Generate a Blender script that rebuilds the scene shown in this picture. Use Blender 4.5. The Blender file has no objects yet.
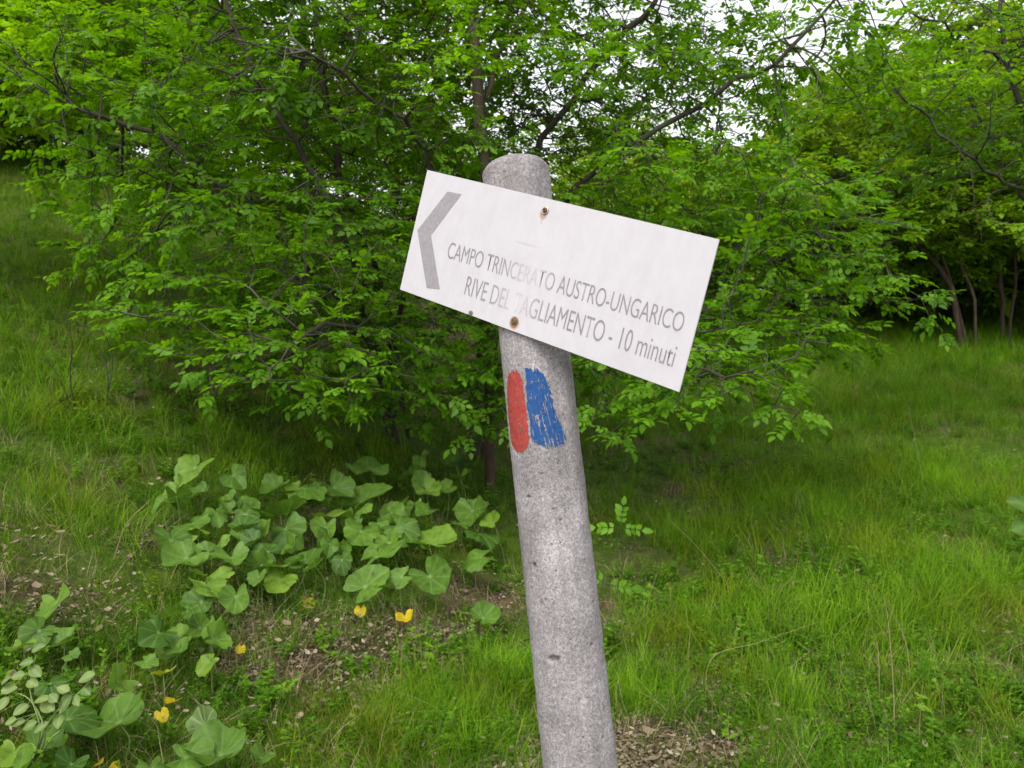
import bpy, math, random
import numpy as np
from mathutils import Vector, Matrix, noise as mnoise

R = math.radians
rng = np.random.default_rng(7)
random.seed(7)
sc = bpy.context.scene
COL = sc.collection

# ---------------------------------------------------------------- camera, sky, sun, exposure
F = 790.0
PITCH = R(5.0)
CAM = np.array([0.0, 0.0, 1.5])
cd = bpy.data.cameras.new('camera')
cd.sensor_width = 36.0
cd.lens = F * 36.0 / 1024.0
cd.clip_start = 0.05
cd.clip_end = 1000.0
cd.dof.use_dof = True
cd.dof.focus_distance = 1.25
cd.dof.aperture_fstop = 13.0
cam = bpy.data.objects.new('camera', cd)
COL.objects.link(cam)
cam.location = CAM
cam.rotation_euler = (R(90) - PITCH, 0, 0)
sc.camera = cam

SUN_EL, SUN_AZ = R(58), R(205)      # azimuth: compass style from +Y clockwise (behind the camera, left)
world = bpy.data.worlds.new('World')
sc.world = world
world.use_nodes = True
wn = world.node_tree.nodes
wl = world.node_tree.links
wn.clear()
sky = wn.new('ShaderNodeTexSky')
sky.sky_type = 'NISHITA'
sky.sun_disc = False
sky.sun_elevation = SUN_EL
sky.sun_rotation = SUN_AZ
sky.dust_density = 3.0
hs = wn.new('ShaderNodeHueSaturation')
hs.inputs['Saturation'].default_value = 0.15
hs.inputs['Value'].default_value = 2.1
bg = wn.new('ShaderNodeBackground')
bg.inputs['Strength'].default_value = 0.15
wo = wn.new('ShaderNodeOutputWorld')
wl.new(sky.outputs[0], hs.inputs['Color'])
wl.new(hs.outputs[0], bg.inputs['Color'])
wl.new(bg.outputs[0], wo.inputs['Surface'])

sd = bpy.data.lights.new('sun', 'SUN')
sd.energy = 1.3
sd.angle = R(25)
sd.color = (1.0, 0.96, 0.9)
sun = bpy.data.objects.new('sun', sd)
COL.objects.link(sun)
dirv = Vector((math.sin(SUN_AZ) * math.cos(SUN_EL), math.cos(SUN_AZ) * math.cos(SUN_EL), math.sin(SUN_EL)))
sun.rotation_euler = dirv.to_track_quat('Z', 'Y').to_euler()

sc.view_settings.view_transform = 'Standard'
sc.view_settings.look = 'None'
sc.view_settings.gamma = 1.0
sc.view_settings.exposure = 0.3
sc.render.resolution_x, sc.render.resolution_y = 1024, 768
try:
    sc.cycles.max_bounces = 7
    sc.cycles.transmission_bounces = 4
    sc.cycles.diffuse_bounces = 4
except Exception:
    pass

# ---------------------------------------------------------------- geometry helpers
FW = np.array([0, math.cos(PITCH), -math.sin(PITCH)])
UP = np.array([0, math.sin(PITCH), math.cos(PITCH)])
RT = np.array([1.0, 0, 0])

def at(px, py, Z):
    return CAM + Z * (FW + (px - 512) / F * RT + (384 - py) / F * UP)

_tab = np.random.default_rng(99).random((256, 256))
def vn(x, y, s=0):
    x = np.asarray(x, float) + 1000.3 + s * 17.7
    y = np.asarray(y, float) + 1000.7 + s * 5.3
    xi = np.floor(x).astype(int); yi = np.floor(y).astype(int)
    fx = x - xi; fy = y - yi
    fx = fx * fx * (3 - 2 * fx); fy = fy * fy * (3 - 2 * fy)
    g = lambda a, b: _tab[a % 256, b % 256]
    return (g(xi, yi) * (1 - fx) + g(xi + 1, yi) * fx) * (1 - fy) + (g(xi, yi + 1) * (1 - fx) + g(xi + 1, yi + 1) * fx) * fy

def sp(x, k=0.5):
    return k * np.logaddexp(0, np.asarray(x, float) / k)

def sst(x, a, b):
    t = np.clip((np.asarray(x, float) - a) / (b - a), 0, 1)
    return t * t * (3 - 2 * t)

def H(x, y):
    x = np.asarray(x, float); y = np.asarray(y, float)
    h = 0.025 * (y - 2)
    lx = sp(-(x + 0.25), 0.35)
    h = h + 0.36 * 9 * np.tanh(lx / 9)
    h = h + 0.30 * 14 * np.tanh(sp(y - 6.2, 0.8) / 14) * (1 - sst(x, -2.5, 3.0)) * 0.75
    h = h + 0.075 * 25 * np.tanh(sp(y - 5, 0.8) / 25) * sst(x, -1, 3)
    near = np.exp(-(x ** 2 + (y - 3) ** 2) / 60)
    h = h + 0.16 * (vn(x * 0.55, y * 0.55) - 0.5) + near * (0.075 * (vn(x * 2.1, y * 2.1, 1) - 0.5) + 0.03 * (vn(x * 6, y * 6, 2) - 0.5))
    return h

def ground(px, py):
    d = FW + (px - 512) / F * RT + (384 - py) / F * UP
    t = 0.8
    while t < 60:
        p = CAM + d * t
        if p[2] < H(p[0], p[1]):
            break
        t += 0.01 + t * 0.002
    p = CAM + d * t
    p[2] = H(p[0], p[1])
    return p

def mesh_np(name, verts, faces_flat, nper, attrs=None, smooth=True):
    """faces all with the same vertex count nper"""
    me = bpy.data.meshes.new(name)
    verts = np.asarray(verts, np.float32)
    f = np.asarray(faces_flat, np.int32).reshape(-1, nper)
    me.vertices.add(len(verts)); me.vertices.foreach_set('co', verts.ravel())
    me.loops.add(f.size); me.loops.foreach_set('vertex_index', f.ravel())
    me.polygons.add(len(f))
    me.polygons.foreach_set('loop_start', np.arange(0, f.size, nper, dtype=np.int32))
    me.polygons.foreach_set('loop_total', np.full(len(f), nper, np.int32))
    me.polygons.foreach_set('use_smooth', np.full(len(f), smooth, bool))
    me.update(calc_edges=True)
    if attrs:
        for k, v in attrs.items():
            a = me.attributes.new(k, 'FLOAT', 'POINT')
            a.data.foreach_set('value', np.asarray(v, np.float32))
    return me

def link(name, me, mat=None, parent=None, loc=None):
    o = bpy.data.objects.new(name, me)
    COL.objects.link(o)
    if mat is not None and me is not None and not me.materials:
        me.materials.append(mat)
    if parent is not None:
        o.parent = parent
    if loc is not None:
        o.location = loc
    return o

def tag(o, label=None, cat=None, group=None, kind=None):
    if label: o['label'] = label
    if cat: o['category'] = cat
    if group: o['group'] = group
    if kind: o['kind'] = kind
    return o

def empty(name, loc=(0, 0, 0), rz=0.0):
    o = bpy.data.objects.new(name, None)
    COL.objects.link(o)
    o.location = loc
    o.rotation_euler = (0, 0, rz)
    o.empty_display_size = 0.1
    return o

def tube(pts, rad, n=8):
    """verts, quads of a tube along pts"""
    pts = np.asarray(pts, float); m = len(pts)
    rad = np.broadcast_to(np.asarray(rad, float), (m,))
    tan = np.gradient(pts, axis=0)
    tan /= np.linalg.norm(tan, axis=1)[:, None] + 1e-9
    ref = np.array([0.31, 0.17, 0.93]) if abs(tan[0][2]) < 0.9 else np.array([1.0, 0.1, 0.0])
    V = []
    for i in range(m):
        a = np.cross(tan[i], ref); a /= np.linalg.norm(a) + 1e-9
        b = np.cross(tan[i], a)
        th = np.arange(n) * 2 * math.pi / n
        V.append(pts[i] + rad[i] * (np.cos(th)[:, None] * a + np.sin(th)[:, None] * b))
    V = np.concatenate(V)
    Q = []
    for i in range(m - 1):
        for k in range(n):
            k2 = (k + 1) % n
            Q.append((i * n + k, i * n + k2, (i + 1) * n + k2, (i + 1) * n + k))
    return V, np.array(Q)

def merge(parts):
    V = []; Q = []; o = 0
    for v, q in parts:
        V.append(v); Q.append(q + o); o += len(v)
    return np.concatenate(V), np.concatenate(Q)

def spline(ctrl, n):
    """catmull-rom through control points"""
    P = np.asarray(ctrl, float)
    P = np.vstack([2 * P[0] - P[1], P, 2 * P[-1] - P[-2]])
    out = []
    segs = len(P) - 3
    for t in np.linspace(0, segs - 1e-6, n):
        i = int(t); u = t - i
        p0, p1, p2, p3 = P[i:i + 4]
        out.append(0.5 * (2 * p1 + (p2 - p0) * u + (2 * p0 - 5 * p1 + 4 * p2 - p3) * u ** 2 + (3 * p1 - p0 - 3 * p2 + p3) * u ** 3))
    return np.array(out)

# ---------------------------------------------------------------- materials
def newmat(name):
    m = bpy.data.materials.new(name); m.use_nodes = True
    n = m.node_tree.nodes; n.clear()
    out = n.new('ShaderNodeOutputMaterial')
    return m, n, m.node_tree.links, out

def ramp(n, stops, interp='LINEAR'):
    r = n.new('ShaderNodeValToRGB')
    r.color_ramp.interpolation = interp
    e = r.color_ramp.elements
    while len(e) < len(stops): e.new(0.5)
    for i, (p, c) in enumerate(stops):
        e[i].position = p
        e[i].color = (*c, 1) if len(c) == 3 else c
    return r

def noise_node(n, l, scale, detail=4, rough=0.55, vec=None):
    t = n.new('ShaderNodeTexNoise')
    t.inputs['Scale'].default_value = scale
    t.inputs['Detail'].default_value = detail
    t.inputs['Roughness'].default_value = rough
    if vec is not None: l.new(vec, t.inputs['Vector'])
    return t

def mixc(n, l, fac, a, b, mode='MIX'):
    m = n.new('ShaderNodeMix'); m.data_type = 'RGBA'; m.blend_type = mode
    for s, v in ((0, fac), (6, a), (7, b)):
        if hasattr(v, 'is_linked') or hasattr(v, 'links'):
            l.new(v, m.inputs[s])
        elif s == 0:
            m.inputs[0].default_value = v
        else:
            m.inputs[s].default_value = (*v, 1)
    return m.outputs[2]

def leaf_mat(name, stops, trans=0.42, tboost=(1.25, 1.3, 0.6), rough=0.48, vein=None, spec=0.35, nscale=None, patch=None):
    m, n, l, out = newmat(name)
    at_ = n.new('ShaderNodeAttribute'); at_.attribute_name = 'tint'
    r = ramp(n, stops); l.new(at_.outputs['Fac'], r.inputs[0])
    col = r.outputs[0]
    if nscale:
        tc = n.new('ShaderNodeTexCoord')
        nz = noise_node(n, l, nscale, 5, 0.6, tc.outputs['Object'])
        rr = ramp(n, [(0.3, (0.55, 0.5, 0.45)), (0.42, (0.85, 0.85, 0.85)), (0.7, (1.25, 1.22, 1.1))]); l.new(nz.outputs['Fac'], rr.inputs[0])
        col = mixc(n, l, 1.0, col, rr.outputs[0], 'MULTIPLY')
    if patch:
        ge = n.new('ShaderNodeNewGeometry')
        pz = noise_node(n, l, 1.9, 4, 0.65, ge.outputs['Position'])
        pr = ramp(n, [(0.36, patch[0]), (0.50, patch[1]), (0.64, patch[2])]); l.new(pz.outputs['Fac'], pr.inputs[0])
        col = mixc(n, l, 1.0, col, pr.outputs[0], 'MULTIPLY')
    if vein:
        va = n.new('ShaderNodeAttribute'); va.attribute_name = 'vein'
        col = mixc(n, l, va.outputs['Fac'], col, vein)
    p = n.new('ShaderNodeBsdfPrincipled')
    p.inputs['Roughness'].default_value = rough
    p.inputs['Specular IOR Level'].default_value = spec
    l.new(col, p.inputs['Base Color'])
    t = n.new('ShaderNodeBsdfTranslucent')
    l.new(mixc(n, l, 1.0, col, tboost, 'MULTIPLY'), t.inputs['Color'])
    mx = n.new('ShaderNodeMixShader'); mx.inputs[0].default_value = trans
    l.new(p.outputs[0], mx.inputs[1]); l.new(t.outputs[0], mx.inputs[2])
    l.new(mx.outputs[0], out.inputs['Surface'])
    return m

def bark_mat(name, c1, c2, sc_=18):
    m, n, l, out = newmat(name)
    tc = n.new('ShaderNodeTexCoord')
    mp = n.new('ShaderNodeMapping'); mp.inputs['Scale'].default_value = (1, 1, 0.25)
    l.new(tc.outputs['Object'], mp.inputs['Vector'])
    nz = noise_node(n, l, sc_, 6, 0.65, mp.outputs[0])
    r = ramp(n, [(0.3, c1), (0.7, c2)]); l.new(nz.outputs['Fac'], r.inputs[0])
    n2 = noise_node(n, l, 2.3, 3, 0.5, tc.outputs['Object'])
    r2 = ramp(n, [(0.5, (0, 0, 0)), (0.65, (1, 1, 1))]); l.new(n2.outputs['Fac'], r2.inputs[0])
    col = mixc(n, l, r2.outputs[0], r.outputs[0], tuple(0.5 * (a + b) for a, b in zip(c2, (0.09, 0.11, 0.06))))
    p = n.new('ShaderNodeBsdfPrincipled'); p.inputs['Roughness'].default_value = 0.9
    l.new(col, p.inputs['Base Color'])
    b = n.new('ShaderNodeBump'); b.inputs['Strength'].default_value = 0.7; b.inputs['Distance'].default_value = 0.01
    l.new(nz.outputs['Fac'], b.inputs['Height']); l.new(b.outputs[0], p.inputs['Normal'])
    l.new(p.outputs[0], out.inputs['Surface'])
    return m

def plain(name, c, rough=0.6, metal=0.0, spec=0.4):
    m, n, l, out = newmat(name)
    p = n.new('ShaderNodeBsdfPrincipled')
    p.inputs['Base Color'].default_value = (*c, 1)
    p.inputs['Roughness'].default_value = rough
    p.inputs['Metallic'].default_value = metal
    p.inputs['Specular IOR Level'].default_value = spec
    l.new(p.outputs[0], out.inputs['Surface'])
    return m

M_LEAF = leaf_mat('ash_leaf', [(0.0, (0.052, 0.135, 0.006)), (0.5, (0.128, 0.285, 0.010)), (0.85, (0.225, 0.42, 0.018)), (1.0, (0.34, 0.52, 0.035))], 0.52, (1.5, 1.4, 0.4), spec=0.25)
M_LEAF_B = leaf_mat('bright_leaf', [(0.0, (0.10, 0.23, 0.006)), (0.5, (0.21, 0.40, 0.01)), (1.0, (0.35, 0.52, 0.02))], 0.52, (1.5, 1.35, 0.4), spec=0.2)
M_LEAF_D = leaf_mat('wood_leaf', [(0.0, (0.08, 0.165, 0.008)), (0.5, (0.165, 0.30, 0.012)), (1.0, (0.30, 0.44, 0.02))], 0.48, (1.6, 1.35, 0.4), spec=0.2)
M_BARK = bark_mat('dark_bark', (0.016, 0.012, 0.009), (0.05, 0.038, 0.028))
M_BARK_G = bark_mat('grey_brown_bark', (0.018, 0.013, 0.010), (0.062, 0.044, 0.032))
M_BARK_R = bark_mat('reddish_bark', (0.035, 0.022, 0.015), (0.105, 0.065, 0.045))
M_HERB = leaf_mat('broad_leaf', [(0.0, (0.045, 0.105, 0.012)), (0.5, (0.100, 0.195, 0.022)), (0.8, (0.185, 0.29, 0.026)), (0.9, (0.42, 0.34, 0.015)), (1.0, (0.60, 0.44, 0.012))],
                  0.35, vein=(0.17, 0.28, 0.08), rough=0.5, nscale=30, spec=0.22)
M_PALE = leaf_mat('pale_leaf', [(0.0, (0.09, 0.155, 0.035)), (1.0, (0.17, 0.235, 0.06))], 0.3, vein=(0.3, 0.38, 0.17), rough=0.6, nscale=30)
M_STALK = plain('green_stalk', (0.17, 0.23, 0.07), 0.6)
M_GRASS = leaf_mat('grass_blade', [(0.0, (0.038, 0.11, 0.004)), (0.3, (0.085, 0.20, 0.005)), (0.6, (0.165, 0.31, 0.008)), (0.84, (0.28, 0.42, 0.02)), (0.93, (0.33, 0.31, 0.08)), (1.0, (0.42, 0.34, 0.16))], 0.4, (1.2, 1.2, 0.5), 0.7, spec=0.1, patch=((0.88, 0.74, 0.8), (0.62, 0.74, 0.7), (0.88, 1.02, 0.85)))
M_COVER = leaf_mat('herb_leaf', [(0.0, (0.035, 0.11, 0.006)), (0.6, (0.085, 0.20, 0.01)), (1.0, (0.17, 0.29, 0.02))], 0.38, spec=0.1)
M_STRAW = leaf_mat('straw', [(0.0, (0.20, 0.14, 0.07)), (0.6, (0.33, 0.26, 0.14)), (1.0, (0.46, 0.39, 0.24))], 0.2, (1, 1, 0.9), 0.7)
M_LITTER = leaf_mat('dead_leaf', [(0.0, (0.06, 0.042, 0.024)), (0.5, (0.14, 0.10, 0.062)), (0.85, (0.26, 0.20, 0.13)), (1.0, (0.42, 0.36, 0.26))], 0.15, (1, 0.9, 0.8), 0.7)

def ground_mat():
    m, n, l, out = newmat('mossy_soil')
    g = n.new('ShaderNodeNewGeometry')
    pos = g.outputs['Position']
    n1 = noise_node(n, l, 1.1, 5, 0.6, pos)
    n2 = noise_node(n, l, 14, 6, 0.7, pos)
    n3 = noise_node(n, l, 90, 4, 0.7, pos)
    soil = ramp(n, [(0.25, (0.028, 0.019, 0.011)), (0.5, (0.075, 0.05, 0.03)), (0.62, (0.15, 0.105, 0.066)), (0.78, (0.26, 0.2, 0.14))])
    mxn = n.new('ShaderNodeMath'); mxn.operation = 'ADD'
    s1 = n.new('ShaderNodeMath'); s1.operation = 'MULTIPLY'; s1.inputs[1].default_value = 0.5
    s2 = n.new('ShaderNodeMath'); s2.operation = 'MULTIPLY'; s2.inputs[1].default_value = 0.5
    l.new(n2.outputs['Fac'], s1.inputs[0]); l.new(n3.outputs['Fac'], s2.inputs[0])
    l.new(s1.outputs[0], mxn.inputs[0]); l.new(s2.outputs[0], mxn.inputs[1])
    l.new(mxn.outputs[0], soil.inputs[0])
    moss = ramp(n, [(0.32, (0.014, 0.028, 0.003)), (0.5, (0.045, 0.08, 0.007)), (0.7, (0.12, 0.18, 0.015))])
    l.new(mxn.outputs[0], moss.inputs[0])
    ga = n.new('ShaderNodeAttribute'); ga.attribute_name = 'green'
    add = n.new('ShaderNodeMath'); add.operation = 'ADD'
    l.new(n1.outputs['Fac'], add.inputs[0]); l.new(ga.outputs['Fac'], add.inputs[1])
    fr = ramp(n, [(0.75, (0, 0, 0)), (1.0, (1, 1, 1))]); l.new(add.outputs[0], fr.inputs[0])
    col = mixc(n, l, fr.outputs[0], soil.outputs[0], moss.outputs[0])
    p = n.new('ShaderNodeBsdfPrincipled'); p.inputs['Roughness'].default_value = 0.95
    p.inputs['Specular IOR Level'].default_value = 0.15
    l.new(col, p.inputs['Base Color'])
    b = n.new('ShaderNodeBump'); b.inputs['Strength'].default_value = 0.9; b.inputs['Distance'].default_value = 0.02
    l.new(mxn.outputs[0], b.inputs['Height']); l.new(b.outputs[0], p.inputs['Normal'])
    l.new(p.outputs[0], out.inputs['Surface'])
    return m

# ---------------------------------------------------------------- terrain
# bare, littered patches of the bank: pixel of the patch's middle -> its place on the ground, radius in m, strength
BARE = [(400, 640, 0.26, 0.65), (310, 640, 0.16, 0.6), (255, 665, 0.16, 0.6), (330, 690, 0.2, 0.6), (640, 755, 0.2, 0.95), (715, 765, 0.15, 0.8), (735, 690, 0.12, 0.6),
        (615, 620, 0.22, 0.7), (480, 600, 0.3, 0.5), (240, 620, 0.15, 0.6), (90, 490, 0.2, 0.3), (140, 540, 0.15, 0.3), (520, 760, 0.2, 0.5),
        (250, 350, 0.9, 0.45), (480, 340, 1.3, 0.6), (420, 390, 0.9, 0.4), (560, 440, 0.8, 0.35), (230, 370, 0.6, 0.5), (870, 620, 0.12, 0.35), (60, 600, 0.2, 0.3), (800, 560, 0.2, 0.4)]
BP = [(ground(a, b), r, s) for a, b, r, s in BARE]
def bare(x, y):
    v = np.zeros(np.shape(x))
    wx = (vn(np.asarray(x) * 3, np.asarray(y) * 3, 5) - 0.5)
    for p, r, s in BP:
        d2 = ((x - p[0]) ** 2 + (y - p[1]) ** 2) / (r * r)
        v = np.maximum(v, s * np.clip(1.25 - d2 + wx * 1.5, 0, 1))
    return v

def build_ground():
    NU, NV = 420, 420
    u = np.linspace(-1, 1, NU); v = np.linspace(-0.55, 1, NV)
    X = 160 * (0.02 * u + 0.98 * u ** 5); Y = 2.5 + 170 * (0.025 * v + 0.975 * v ** 5)
    XX, YY = np.meshgrid(X, Y)
    ZZ = H(XX, YY)
    V = np.stack([XX, YY, ZZ], -1).reshape(-1, 3)
    i = np.arange(NV - 1)[:, None] * NU + np.arange(NU - 1)[None]
    Fq = np.stack([i, i + 1, i + 1 + NU, i + NU], -1).reshape(-1, 4)
    gr = 0.50 - 0.6 * bare(V[:, 0], V[:, 1])
    me = mesh_np('ground', V, Fq, 4, {'green': gr})
    o = link('ground', me, ground_mat()); tag(o, kind='structure')
build_ground()

# ---------------------------------------------------------------- concrete post
A_TOP = at(514.5, 161, 1.20); A_BOT = at(580.5, 768, 1.075)
ax = (A_TOP - A_BOT); ax /= np.linalg.norm(ax)
foot = A_TOP.copy(); t_ = 0
while foot[2] > H(foot[0], foot[1]) - 0.12:
    foot = foot - ax * 0.01
PR = 0.0505
PL = np.linalg.norm(A_TOP - foot)
pX = np.cross(ax, [0, 1, 0]); pX /= np.linalg.norm(pX)
pY = np.cross(ax, pX)            # roughly +Y or -Y
if pX[0] < 0: pX = -pX
pY = np.cross(ax, pX)            # right-handed: axis z, x=pX, y=pY (points away from the camera)

def post_pt(th, s, r):           # th: 0 = towards pX, -pi/2 = towards camera; s measured up from the foot
    return foot + ax * s + (np.cos(th) * r)[..., None] * pX + (np.sin(th) * r)[..., None] * pY if np.ndim(th) else foot + ax * s + math.cos(th) * r * pX + math.sin(th) * r * pY

def concrete_mat():
    m, n, l, out = newmat('weathered_concrete')
    tc = n.new('ShaderNodeTexCoord'); v = tc.outputs['Object']
    n1 = noise_node(n, l, 9, 5, 0.6, v)
    n2 = noise_node(n, l, 260, 4, 0.75, v)
    n3 = noise_node(n, l, 620, 2, 0.6, v)
    base = ramp(n, [(0.3, (0.18, 0.164, 0.164)), (0.5, (0.235, 0.214, 0.216)), (0.7, (0.30, 0.276, 0.279))]); l.new(n1.outputs['Fac'], base.inputs[0])
    spk = ramp(n, [(0.28, (0.4, 0.39, 0.39)), (0.43, (0.86, 0.86, 0.86)), (0.55, (1.1, 1.1, 1.1)), (0.7, (1.6, 1.57, 1.57))]); l.new(n2.outputs['Fac'], spk.inputs[0])
    c = mixc(n, l, 1.0, base.outputs[0], spk.outputs[0], 'MULTIPLY')
    sp2 = ramp(n, [(0.35, (0.6, 0.6, 0.6)), (0.5, (1, 1, 1)), (0.66, (1.3, 1.3, 1.3))]); l.new(n3.outputs['Fac'], sp2.inputs[0])
    c = mixc(n, l, 0.8, c, sp2.outputs[0], 'MULTIPLY')
    vo = n.new('ShaderNodeTexVoronoi'); vo.inputs['Scale'].default_value = 75; l.new(v, vo.inputs['Vector'])
    vr = ramp(n, [(0.0, (1, 1, 1)), (0.09, (1, 1, 1)), (0.14, (0, 0, 0))]); l.new(vo.outputs['Distance'], vr.inputs[0])
    gate = noise_node(n, l, 30, 2, 0.5, v)
    gr = ramp(n, [(0.56, (0, 0, 0)), (0.6, (0.9, 0.9, 0.9))]); l.new(gate.outputs['Fac'], gr.inputs[0])
    g2 = mixc(n, l, 1.0, vr.outputs[0], gr.outputs[0], 'MULTIPLY')
    c = mixc(n, l, g2, c, (0.07, 0.06, 0.06))
    # long vertical weather streaks
    mp = n.new('ShaderNodeMapping'); mp.inputs['Scale'].default_value = (60, 60, 3); l.new(v, mp.inputs['Vector'])
    n4 = noise_node(n, l, 1, 4, 0.6, mp.outputs[0])
    st = ramp(n, [(0.35, (0.78, 0.76, 0.76)), (0.6, (1.08, 1.08, 1.08))]); l.new(n4.outputs['Fac'], st.inputs[0])
    n6 = noise_node(n, l, 22, 5, 0.7, v)
    sm = ramp(n, [(0.34, (0.82, 0.81, 0.80)), (0.5, (1.0, 1.0, 1.0)), (0.66, (1.08, 1.08, 1.08))]); l.new(n6.outputs['Fac'], sm.inputs[0])
    c = mixc(n, l, 0.9, c, sm.outputs[0], 'MULTIPLY')
    c = mixc(n, l, 0.7, c, st.outputs[0], 'MULTIPLY')
    p = n.new('ShaderNodeBsdfPrincipled'); p.inputs['Roughness'].default_value = 0.9; p.inputs['Specular IOR Level'].default_value = 0.25
    l.new(c, p.inputs['Base Color'])
    b = n.new('ShaderNodeBump'); b.inputs['Strength'].default_value = 0.5; b.inputs['Distance'].default_value = 0.0012
    l.new(n2.outputs['Fac'], b.inputs['Height']); l.new(b.outputs[0], p.inputs['Normal'])
    l.new(p.outputs[0], out.inputs['Surface'])
    return m

# chips: pixel, half size (m) across, half height, depth
CHIPS = [(553.5, 659, 0.0075, 0.004, 0.0055), (534, 566, 0.0028, 0.0042, 0.005), (528, 497, 0.0032, 0.0018, 0.003), (556, 571, 0.002, 0.0015, 0.002), (594, 601, 0.002, 0.003, 0.002),
         (592, 645, 0.0018, 0.0018, 0.003), (580, 700, 0.002, 0.002, 0.002), (541, 474, 0.002, 0.002, 0.002), (571, 640, 0.0014, 0.0014, 0.002), (545, 600, 0.0015, 0.0015, 0.002), (603, 738, 0.002, 0.002, 0.002), (561, 520, 0.0015, 0.002, 0.002)]
def post_param(px, py):
    """pixel -> (theta, s) on the post's side facing the camera"""
    d = FW + (px - 512) / F * RT + (384 - py) / F * UP
    o_ = CAM - foot
    dp = d - ax * (d @ ax); op = o_ - ax * (o_ @ ax)
    a = dp @ dp; b = 2 * dp @ op; c = op @ op - PR * PR
    disc = max(b * b - 4 * a * c, 0)
    t = (-b - math.sqrt(disc)) / (2 * a)
    q = CAM + d * t - foot
    return math.atan2(q @ pY, q @ pX), q @ ax

def build_post():
    root = empty('concrete_post', tuple(foot))
    tag(root, 'round grey concrete post leaning left with red and blue paint marks', 'post')
    NT = 200
    # profile: foot -> shoulder -> domed cap
    ss = list(np.arange(0, PL - 0.92, 0.02)) + list(np.arange(PL - 0.92, PL - 0.020, 0.0015))
    prof = [(s, PR) for s in ss]
    prof += [(PL - 0.019, PR), (PL - 0.0165, PR - 0.0006), (PL - 0.0145, PR - 0.0028)]
    for k in range(1, 13):
        u = k / 12
        prof.append((PL - 0.0135 + 0.0125 * math.sin(u * math.pi / 2) ** 0.9, (PR - 0.004) * math.cos(u * math.pi / 2) + 1e-4))
    chips = [(post_param(a, b), w, h, d) for a, b, w, h, d in CHIPS]
    V = []
    th = np.arange(NT) * 2 * math.pi / NT
    for s, r in prof:
        rr = np.full(NT, r)
        if s > PL - 0.95:
            for k in range(NT):
                q = Vector((math.cos(th[k]) * PR * 30, math.sin(th[k]) * PR * 30, s * 30))
                rr[k] += 0.0011 * mnoise.noise(q) + 0.0005 * mnoise.noise(q * 5.1)
            for (t0, s0), w, h, d in chips:
                dt = (th - t0 + math.pi) % (2 * math.pi) - math.pi
                e = (dt * PR / w) ** 2 + ((s - s0) / h) ** 2
                rr -= 1.6 * d * np.clip(1.4 - e, 0, 1)
        V.append((np.cos(th) * rr)[:, None] * pX + (np.sin(th) * rr)[:, None] * pY + ax * s)
    V = np.concatenate(V)
    n = len(prof)
    i = np.arange(n - 1)[:, None] * NT; j = np.arange(NT)[None]; j2 = (j + 1) % NT
    Q = np.stack([i + j, i + j2, i + NT + j2, i + NT + j], -1).reshape(-1, 4)
    # object space with Z along the axis for the streaks
    Mx = Matrix((tuple(pX), tuple(pY), tuple(ax))).transposed().to_4x4()
    Vl = V @ np.array([pX, pY, ax]).T
    o = link('shaft', mesh_np('shaft', Vl, Q, 4), concrete_mat(), root)
    o.matrix_local = Mx

    # painted trail marks: ragged sheets of paint laid on the curved surface
    def paint(name, quad_rows, mat, lab, streak, seed):
        # quad_rows: list of (py, px_left, px_right)
        rows = [(post_param(l_, y)[0], post_param(r_, y)[0], 0.5 * (post_param(l_, y)[1] + post_param(r_, y)[1])) for y, l_, r_ in quad_rows]
        s_hi, s_lo = rows[0][2], rows[-1][2]
        cell = 0.00045
        tmin = min(r[0] for r in rows) - 0.1; tmax = max(r[1] for r in rows) + 0.1
        nT = int((tmax - tmin) * PR / cell); nS = int((s_hi - s_lo + 0.006) / cell)
        S = s_lo - 0.003 + np.arange(nS) * cell; T = tmin + np.arange(nT) * cell / PR
        TT, SS = np.meshgrid(T, S)
        rs = np.array([r[2] for r in rows])[::-1]; rl = np.array([r[0] for r in rows])[::-1]; rr = np.array([r[1] for r in rows])[::-1]
        L = np.interp(SS, rs, rl); Rr = np.interp(SS, rs, rr)
        X = TT * PR
        fine = vn(X * 900, SS * 900, seed); med = vn(X * 300, SS * 300, seed + 1); ver = vn(X * 700 + SS * 90, SS * 60, seed + 2)
        edge = np.minimum((TT - L), (Rr - TT)) * PR
        ends = np.minimum(s_hi - SS, SS - s_lo)
        m = edge + (med - 0.5) * 0.002 + (ver - 0.5) * 0.0035 * streak > 0
        if streak < 0.5: m &= ~((fine * 0.7 + med * 0.3) > 0.76); m &= edge + (med - 0.5) * 0.0045 > 0
        m &= ends + (ver - 0.5) * 0.011 * streak + (med - 0.5) * 0.002 > 0
        low = 1 - (SS - s_lo) / (s_hi - s_lo)
        m &= ~((fine * 0.6 + med * 0.4) > 0.80 - 0.05 * low)
        if streak > 0.5:
            m &= ~((ver > 0.80 - 0.16 * low) & (fine > 0.25) & (low > 0.35))
        m[0] = m[-1] = False; m[:, 0] = m[:, -1] = False
        rad = PR + 0.0006
        rr_ = np.empty_like(TT)
        for a in range(nS):
            for b in range(nT):
                q = Vector((math.cos(TT[a, b]) * PR * 30, math.sin(TT[a, b]) * PR * 30, SS[a, b] * 30))
                rr_[a, b] = rad + 0.0011 * mnoise.noise(q) + 0.0005 * mnoise.noise(q * 5.1)
        P = np.stack([np.cos(TT) * rr_, np.sin(TT) * rr_, SS], -1)
        idx = np.argwhere(m[:-1, :-1])
        ii = idx[:, 0] * nT + idx[:, 1]
        Q = np.stack([ii, ii + 1, ii + nT + 1, ii + nT], -1)
        used = np.unique(Q); remap = np.zeros(nS * nT, int); remap[used] = np.arange(len(used))
        me = mesh_np(name, P.reshape(-1, 3)[used], remap[Q], 4)
        p = link(name, me, mat, root); p.matrix_local = Mx
        p['label'] = lab
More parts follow.
